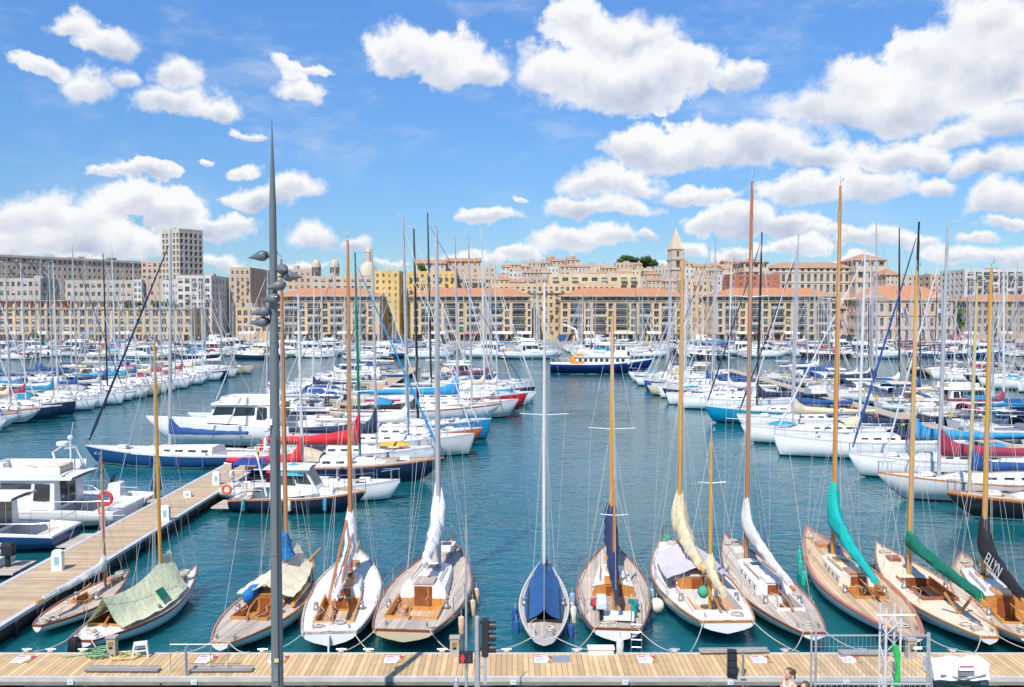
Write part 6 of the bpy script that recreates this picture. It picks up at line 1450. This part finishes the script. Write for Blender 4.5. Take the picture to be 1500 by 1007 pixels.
for sx in (-1, 1):
    for sy in (-1, 1): b = MB(); b.tube([(sx*.15, sy*.11, .36), (sx*.20, sy*.15, 0)], [.03, .024], white, 6); b.build('leg', t)
b = MB(); b.box((0, -.14, .2), (.3, .03, .03), white); b.box((0, .14, .2), (.3, .03, .03), white); b.build('brace', t)
def coil(label, px, py, col, n=7, s=.22, seed=0):
    rr = random.Random(seed); p = on_deck(px, py); b = MB()
    for k in range(n): b.torus((rr.gauss(0, .1), rr.gauss(0, .05), .03+.018*k), s*rr.uniform(.6, 1.1), .016, canvas, 'Z', 16, 4)
    b.tube([(-.3-.2*i, .08*math.sin(i*1.7), .02) for i in range(5)], .014, canvas, 4)
    tag(b.build('rope_coil', None, col, p), label, 'rope coil')
coil('heap of green rope on the pontoon left of the beige pedestal', 146, 962, (.2, .38, .2), 10, .24, 1); coil('pale yellow rope coil on the pontoon between the pedestal and the stool', 180, 963, (.6, .5, .2), 4, .3, 2)
for k, (px, ) in enumerate(((40,), (75,), (122,), (385,), (500,), (540,), (648,), (742,), (845,), (988,), (1150,), (1262,), (1395,))):
    p = on_deck(px, 956.5); b = MB(); b.box((0, 0, .03), (.16, .1, .06), steel); b.tube([(-.14, 0, .10), (.14, 0, .10)], .025, steel, 6)
    for q in range(3): b.torus((0, 0, .05+.02*q), .07, .02, rope, 'Z', 10, 4)
    tag(b.build('mooring_cleat', None, None, p), ordn(k+1)+' mooring cleat from the left along the pontoon edge', 'cleat', 'mooring cleats on the long pontoon')
wp = M('sign_white', (.78, .77, .78), .5, var=.06); sr_ = M('sign_red', (.55, .06, .08), .5); so_ = M('sign_ochre', (.45, .30, .08), .5); sb_ = M('sign_ink', (.25, .32, .5), .6)
for k, px in enumerate((34, 302, 408, 577, 796, 948, 1115, 1245)):
    p = on_deck(px, 966.5); t = thing('deck_sign', 'small white arrow shaped sign flat on the pontoon deck, '+ordn(k+1)+' from the left', 'sign', p, 0, 'signs along the long pontoon'); w_, h_ = .50, .46
    b = MB(); b.loft([[(-w_/2, -h_/2, z), (w_*.18, -h_/2, z), (w_*.34, h_*.1, z), (w_*.18, h_/2, z), (-w_/2, h_/2, z)] for z in (.002, .016)], wp, closed=True, capb=True); b.build('board', t, smooth=0)
    b = MB(); b.add([(w_*.20, h_/2, .012), (w_*.35, h_*.1, .012), (w_*.5, h_*.1, .012), (w_*.5, h_/2, .012)], [(0, 1, 2, 3)], sr_); b.add([(w_*.35, h_*.09, .012), (w_*.2, -h_/2, .012), (w_*.5, -h_/2, .012), (w_*.5, h_*.09, .012)], [(0, 1, 2, 3)], so_); b.build('coloured_corner', t, smooth=0)
    b = MB(); b.box((-w_*.25, h_*.34, .018), (w_*.4, .05, .004), sr_); 
    for q, (ww, xo) in enumerate(((.44, -.2), (.5, -.17), (.4, -.22), (.3, -.27))): b.box((w_*xo, h_*(.12-.15*q), .018), (w_*ww, .022, .004), sb_)
    b.build('print', t, smooth=0)
for k, px in enumerate((103, 284, 752, 916, 1070, 1240, 1441)):
    p = at_y(px, 1000, PY0-.022); t = thing('berth_number', 'small white berth number plate on the pontoon edge, '+ordn(k+1)+' from the left', 'number plate', p, 0, 'berth numbers on the long pontoon'); b = MB(); b.box((0, 0, 0), (.15, .012, .12), wp); b.build('plate', t, smooth=0)
    o = lettering('digits', str(151+k), .07, t, sb_, 0, 'CENTER'); o.location = (0, -.009, 0); o.rotation_euler = (R(90), 0, 0)
p = on_deck(822, 966); b = MB(); b.box((0, 0, .012), (.48, .42, .016), galv); tag(b.build('metal_plate', None, None, p, 0, 0), 'grey metal plate lying on the deck beside a white sign', 'metal plate')
p = on_deck(880, 958); t = thing('dock_box', 'long white dock box on the pontoon edge behind the navy covered ketch', 'dock box', p); b = MB(); b.box((0, 0, .08), (.70, .22, .16), offwhite, taper=.95); b.build('body', t, smooth=0); b = MB(); b.box((0, 0, .18), (.74, .26, .05), white); b.build('lid', t, smooth=0)
for k, (px, py, l, lab) in enumerate(((180, 984, 1.9, 'weathered grey gangplank lying on the left of the pontoon'), (325, 984, 1.6, 'weathered grey plank lying under the metal hand rail'), (1075, 957, 1.9, 'grey gangplank on the pontoon edge under the red brown masted sloop'), (1265, 960, 1.3, 'grey gangplank on the pontoon edge behind the fence'))):
    p = on_deck(px, py); b = MB(); b.box((0, 0, .05), (l, .2, .06), M('grey_planks', (.36, .34, .31), .8, var=.25, scale=8, stripes=(1, .1, (.15, .14, .13), .12))); b.box((0, .11, .09), (l, .03, .05), galv); b.box((0, -.11, .09), (l, .03, .05), galv)
    tag(b.build('gangplank', None, None, p, R((-1, 1, 2, -1)[k]), 0), lab, 'gangplank')
p = on_deck(290, 990); t = thing('hand_rail', 'galvanised hand rail with a thick post standing on the left of the pontoon', 'hand rail', p); b = MB(); b.tube([(-.30, 0, -.2), (-.30, 0, .74)], .035, galv, 10); b.build('post', t)
b = MB(); b.tube([(-.80, .25, .05), (-.80, .25, .72), (.70, .25, .72), (.70, .25, 0)], .014, galv, 6); b.tube([(.25, .25, 0), (.25, .25, .72)], .012, galv, 6); b.tube([(-.30, 0, .72), (-.3, .25, .72)], .014, galv, 6); b.tube([(-.8, .1, .1), (-.6, .2, .35), (-.3, 0, .2)], .012, galv, 5); b.build('rail', t)
p = on_deck(1072, 991); t = thing('loudspeaker', 'tall black loudspeaker standing on the pontoon', 'loudspeaker', p, R(-8)); b = MB(); b.box((0, 0, .34), (.24, .22, .68), black, taper=.94); b.build('cabinet', t, smooth=0); b = MB()
for z_ in (.18, .36, .54): b.lathe((0, 0, 0), [(.001, 0), (.001, 0)], rubber, 3) if False else b.box((0, -.112, z_), (.18, .02, .15), rubber)
b.build('grille', t, smooth=0)
p = on_deck(1088.5, 992); b = MB(); b.tube([(0, 0, -.3), (0, 0, .68)], .03, galv, 8); b.box((0, 0, -.02), (.14, .14, .03), galv); tag(b.build('mooring_post', None, None, p), 'slim grey steel post right of the black loudspeaker', 'post')
# tarpaulin covered crate
p = on_deck(1399, 989); t = thing('covered_crate', 'crate wrapped in a white tarpaulin with a printed sheet on the right of the pontoon', 'covered crate', p); t.scale = (1, 1, .66); w_, d_, h_ = 1.42, .62, .62; rows = []
for i in range(15):
    u = -w_/2+w_*i/14; rw = []
    for j, (y, z) in enumerate(((-d_/2-.06, .02), (-d_/2-.03, .2), (-d_/2, .40), (-d_/2+.05, .56), (0, .62), (d_/2-.05, .58), (d_/2, .3), (d_/2+.04, .02))):
        rw.append((u+.02*math.sin(j*2+i), y+.035*math.sin(i*1.1+j*.7)*(1 if j < 4 else .5), z+(.06*math.cos(i*.9) if 2 < j < 6 else 0)+(.10 if i in (11, 12) and j in (3, 4, 5) else 0)))
    rows.append(rw)
b = MB(); b.loft(rows, canvas, capa=True, capb=True); b.build('tarpaulin', t, (.74, .73, .72)); b = MB(); b.loft([[(-.55+1.15*i/8, -d_/2-.075+.02*math.sin(i), .24-.13*math.sin(math.pi*i/8)+.03*k) for i in range(9)] for k in (-1, 0, 1)], canvas); b.build('void_shade', t, (.28, .27, .25))  # dark sagging strip: shade of the void under the cloth, put in as colour
b = MB(); b.box((.1, -d_/2-.06, .50), (.4, .02, .2), wp, rx=R(-8)); b.box((.1, -d_/2-.075, .57), (.34, .01, .03), sr_, rx=R(-8)); b.box((.1, -d_/2-.05, .30), (.4, .02, .2), M('sheet_grey', (.2, .21, .22), .6), rx=R(-8)); b.build('printed_sheet', t, smooth=0)
# ------------------------------------------------------------------ fence, truss tower, barrier on the near quay
Y = 18.0; xa, xb = xx(1197, Y), xx(1369, Y); W = xb-xa; zt = zz(929, Y)-1.5; t = thing('site_fence', 'temporary galvanised mesh fence panel standing at the quay edge', 'fence', (xa, Y, 1.5)); b = MB()
for x in (-.03, .06, W-.02, W+.06): b.tube([(x, 0, 0), (x+(.0 if x < W else -.05), 0, zt+.03)], .022, galv, 8)
b.tube([(0, 0, zt-.03), (W, 0, zt-.03)], .02, galv, 8); b.tube([(0, 0, .15), (W, 0, .15)], .02, galv, 8); b.tube([(W+.16, 0, 0), (W-.02, 0, zt)], .018, galv, 6); b.build('frame', t)
b = MB()
for i in range(1, int(W/.085)): b.tube([(i*.085, 0, .15), (i*.085, 0, zt-.03)], .0035, galv, 4, caps=False)
for k in range(1, 8): b.tube([(0, .005, .15+k*.24), (W, .005, .15+k*.24)], .0035, galv, 4, caps=False)
b.build('wire_mesh', t, fix=False); b = MB(); b.box((W*.90, -.03, zt-.28), (.18, .012, .06), white); b.build('tag_plate', t, smooth=0)
Y = 17.2; xa, xb = xx(1200, Y), xx(1372, Y); W = xb-xa; zt = zz(1002, Y)-1.5; t = thing('crowd_barrier', 'low crowd control barrier in front of the mesh fence', 'barrier', (xa, Y, 1.5)); b = MB(); b.tube([(0, 0, .1), (0, 0, zt), (W, 0, zt), (W, 0, .1)], .02, galv, 6); b.tube([(0, 0, .2), (W, 0, .2)], .018, galv, 6)
for i in range(1, int(W/.11)): b.tube([(i*.11, 0, .2), (i*.11, 0, zt)], .007, galv, 5, caps=False)
b.build('frame', t); b = MB()
for u in (.1, .9): b.box((W*u, 0, .04), (.05, .6, .08), galv)
b.build('foot', t, smooth=0)
Y = 17.6; xc = xx(1311.5, Y); zt = zz(888, Y)-1.5; t = thing('truss_tower', 'aluminium lattice truss tower with a cross bar at the quay edge', 'truss tower', (xc, Y, 1.5)); b = MB(); q = .145
for sx in (-1, 1):
    for sy in (-1, 1): b.tube([(sx*q, sy*q, 0), (sx*q, sy*q, zt)], .024, alu, 8)
b.build('chord', t); b = MB(); n = int(zt/.29)
for k in range(n):
    za, zb_ = k*.29, (k+1)*.29; s_ = 1 if k % 2 else -1
    for y in (-q, q): b.tube([(-q*s_, y, za), (q*s_, y, zb_)], .010, alu, 5)
    for x in (-q, q): b.tube([(x, -q*s_, za), (x, q*s_, zb_)], .010, alu, 5)
b.build('lattice', t); b = MB(); z = zz(897, Y)-1.5; b.tube([(-.36, -q-.03, z), (.42, -q-.03, z)], .02, white, 8); b.build('cross_bar', t); b = MB(); b.box((0, 0, .03), (.5, .5, .05), alu); b.build('base_plate', t, smooth=0)
b = MB(); rows = []
for i in range(10):
    u = i/9.0; rows.append([(.03*math.sin(i)+.16*u-.05+(.055+.02*math.sin(i*2.0))*math.cos(R(a)), .06*math.sin(R(a)), 1.9-1.7*u) for a in range(0, 360, 45)])
b.loft(rows, canvas, closed=True, capa=True, capb=True); tag(b.build('green_banner', None, (.02, .42, .08), (xc+.03, Y-.28, 1.5-.02)), 'rolled bright green banner leaning on the foot of the truss tower', 'banner')
# ------------------------------------------------------------------ two people on the near quay
def fused(b, name, parent, voxel=.007, smooth=2):
    """fuse overlapping volumes into one continuous smooth surface"""
    o = b.build(name, parent, smooth=0); m = o.modifiers.new('remesh', 'REMESH'); m.mode = 'VOXEL'; m.voxel_size = voxel; m.use_smooth_shade = True
    if smooth: q = o.modifiers.new('smooth', 'SMOOTH'); q.factor = .5; q.iterations = smooth
    dg = bpy.context.evaluated_depsgraph_get(); me = bpy.data.meshes.new_from_object(o.evaluated_get(dg)); o.modifiers.clear(); mat_ = o.data.materials[0]; o.data = me
    me.materials.clear(); me.materials.append(mat_); me.polygons.foreach_set('material_index', [0]*len(me.polygons)); return o
skinm = M('skin', (.58, .33, .22), .5, var=.06, scale=4); hairm = M('brown_hair', (.10, .05, .025), .5, var=.3, scale=30); topm = M('white_cotton', (.74, .72, .72), .9, var=.06); jean = M('denim', (.08, .12, .22), .9, var=.15); lipm = M('lips', (.45, .14, .12), .5); eyem = M('eye_dark', (.03, .02, .02), .2)
def person(label, x, y, h, face, tail, reach):
    """standing figure facing local +X with the head bowed; measures of a 1.65 m figure"""
    t = thing('person', label, 'person', (x, y, 1.5), R(face), 'people on the near quay'); t.scale = (h/1.65,)*3
    ell = lambda a, b_, z, x0=0: [(x0+a*math.cos(R(q)), b_*math.sin(R(q)), z) for q in range(0, 360, 20)]
    b = MB(); b.loft([ell(*r_) for r_ in ((.09, .15, .84), (.105, .165, .92), (.085, .128, 1.06), (.10, .145, 1.2), (.098, .155, 1.29), (.07, .135, 1.37), (.056, .075, 1.405), (.05, .052, 1.44), (.05, .05, 1.50, .012))], skinm, closed=True, capa=True, capb=True)
    hc = Vector((.025, 0, 1.565)); b.ball(hc, (.092, .073, .108), skinm, 18, 12); b.ball(hc+Vector((.035, 0, -.05)), (.055, .05, .058), skinm, 14, 8); b.ball(hc+Vector((.096, 0, -.012)), (.016, .012, .022), skinm, 8, 6)
    for sg in (1, -1):
        b.ball(hc+Vector((-.004, sg*.074, -.01)), (.02, .01, .03), skinm, 8, 6); b.ball((0, sg*.155, 1.345), (.052, .05, .05), skinm, 10, 7)
        el = Vector((.05, sg*.215, 1.07)); wr = Vector((.27, sg*.09, 1.13)) if reach else Vector((.09, sg*.235, .84))
        b.tube([(0, sg*.165, 1.345), tuple(Vector((0, sg*.165, 1.345)).lerp(el, .5)), tuple(el), tuple(el.lerp(wr, .35)), tuple(wr)], [.05, .045, .037, .036, .024], skinm, 10)
        d = (wr-el).normalized(); up = Vector((0, 0, 1)) if reach else Vector((1, 0, 0)); pal = wr+d*.045; b.ball(pal, (.045, .022, .038) if reach else (.036, .02, .05), skinm, 10, 7)
        for k in range(4):
            p0 = pal+d*.03+up*(.026-.017*k); ln = (.034, .040, .036, .027)[k]; p1 = p0+d*ln+Vector((0, -sg*.008, 0)); p2 = p1+d*ln*.6+Vector((0, -sg*.022, -.004)); b.tube([tuple(p0), tuple(p1), tuple(p2)], [.0105, .0095, .008], skinm, 6)
        p0 = wr+d*.02+up*.022; b.tube([tuple(p0), tuple(p0+d*.03+up*.022), tuple(p0+d*.058+up*.022)], [.013, .011, .009], skinm, 6)
        b.tube([(0, sg*.085, .88), (.012, sg*.09, .48), (-.015, sg*.09, .28), (-.02, sg*.095, .07)], [.09, .056, .052, .036], skinm, 10); b.ball((.05, sg*.105, .035), (.12, .042, .036), skinm, 12, 6)
    fused(b, 'body', t, .0065, 3)
    b = MB()
    for sg in (1, -1): b.ball(hc+Vector((.082, sg*.03, .008)), (.008, .012, .006), eyem, 8, 5)
    b.build('eyes', t); b = MB(); b.ball(hc+Vector((.086, 0, -.058)), (.008, .021, .006), lipm, 8, 5); b.build('mouth', t)
    b = MB(); b.ball(hc+Vector((-.022, 0, .022)), (.093, .084, .105), hairm, 18, 12)
    for sg in (1, -1): b.ball(hc+Vector((-.015, sg*.064, .03)), (.055, .022, .06), hairm, 10, 7)
    if tail: b.tube([hc+Vector((-.10, 0, .04)), hc+Vector((-.14, 0, .035)), hc+Vector((-.165, .0, -.02)), hc+Vector((-.155, .01, -.09)), hc+Vector((-.14, .01, -.16))], [.03, .036, .036, .026, .01], hairm, 10)
    else: b.ball(hc+Vector((-.05, 0, -.06)), (.055, .066, .09), hairm, 12, 8)
    fused(b, 'hair', t, .008, 1)
    b = MB(); b.loft([ell(*r_) for r_ in ((.115, .172, .90), (.097, .14, 1.06), (.112, .156, 1.2), (.110, .158, 1.27), (.098, .148, 1.31))], topm, closed=True, capa=True, capb=True)
    for sg in (1, -1): b.tube([(.085, sg*.075, 1.28), (.06, sg*.09, 1.37), (0, sg*.09, 1.402), (-.06, sg*.09, 1.36), (-.09, sg*.075, 1.27)], .018, topm, 8)
    fused(b, 'top', t, .009, 1)
    b = MB(); b.loft([ell(*r_) for r_ in ((.10, .15, .80), (.117, .176, .90), (.108, .158, .97))], jean, closed=True, capa=True, capb=True)
    for sg in (1, -1): b.tube([(0, sg*.085, .86), (.012, sg*.09, .48), (-.015, sg*.092, .28), (-.02, sg*.095, .12)], [.10, .072, .066, .062], jean, 12)
    fused(b, 'trousers', t, .009, 1)
    return t
Y = 17.0
person('person with a brown ponytail in a white top looking down at hands, lower right', xx(1163, Y), Y, zz(980.5, Y)-1.5, 205, True, True)
Y = 16.4
person('person standing right of the ponytailed one, only brown hair in view', xx(1187, Y), Y, zz(1000.5, Y)-1.5, 215, False, False)
print('OBJECTS', len(bpy.data.objects))
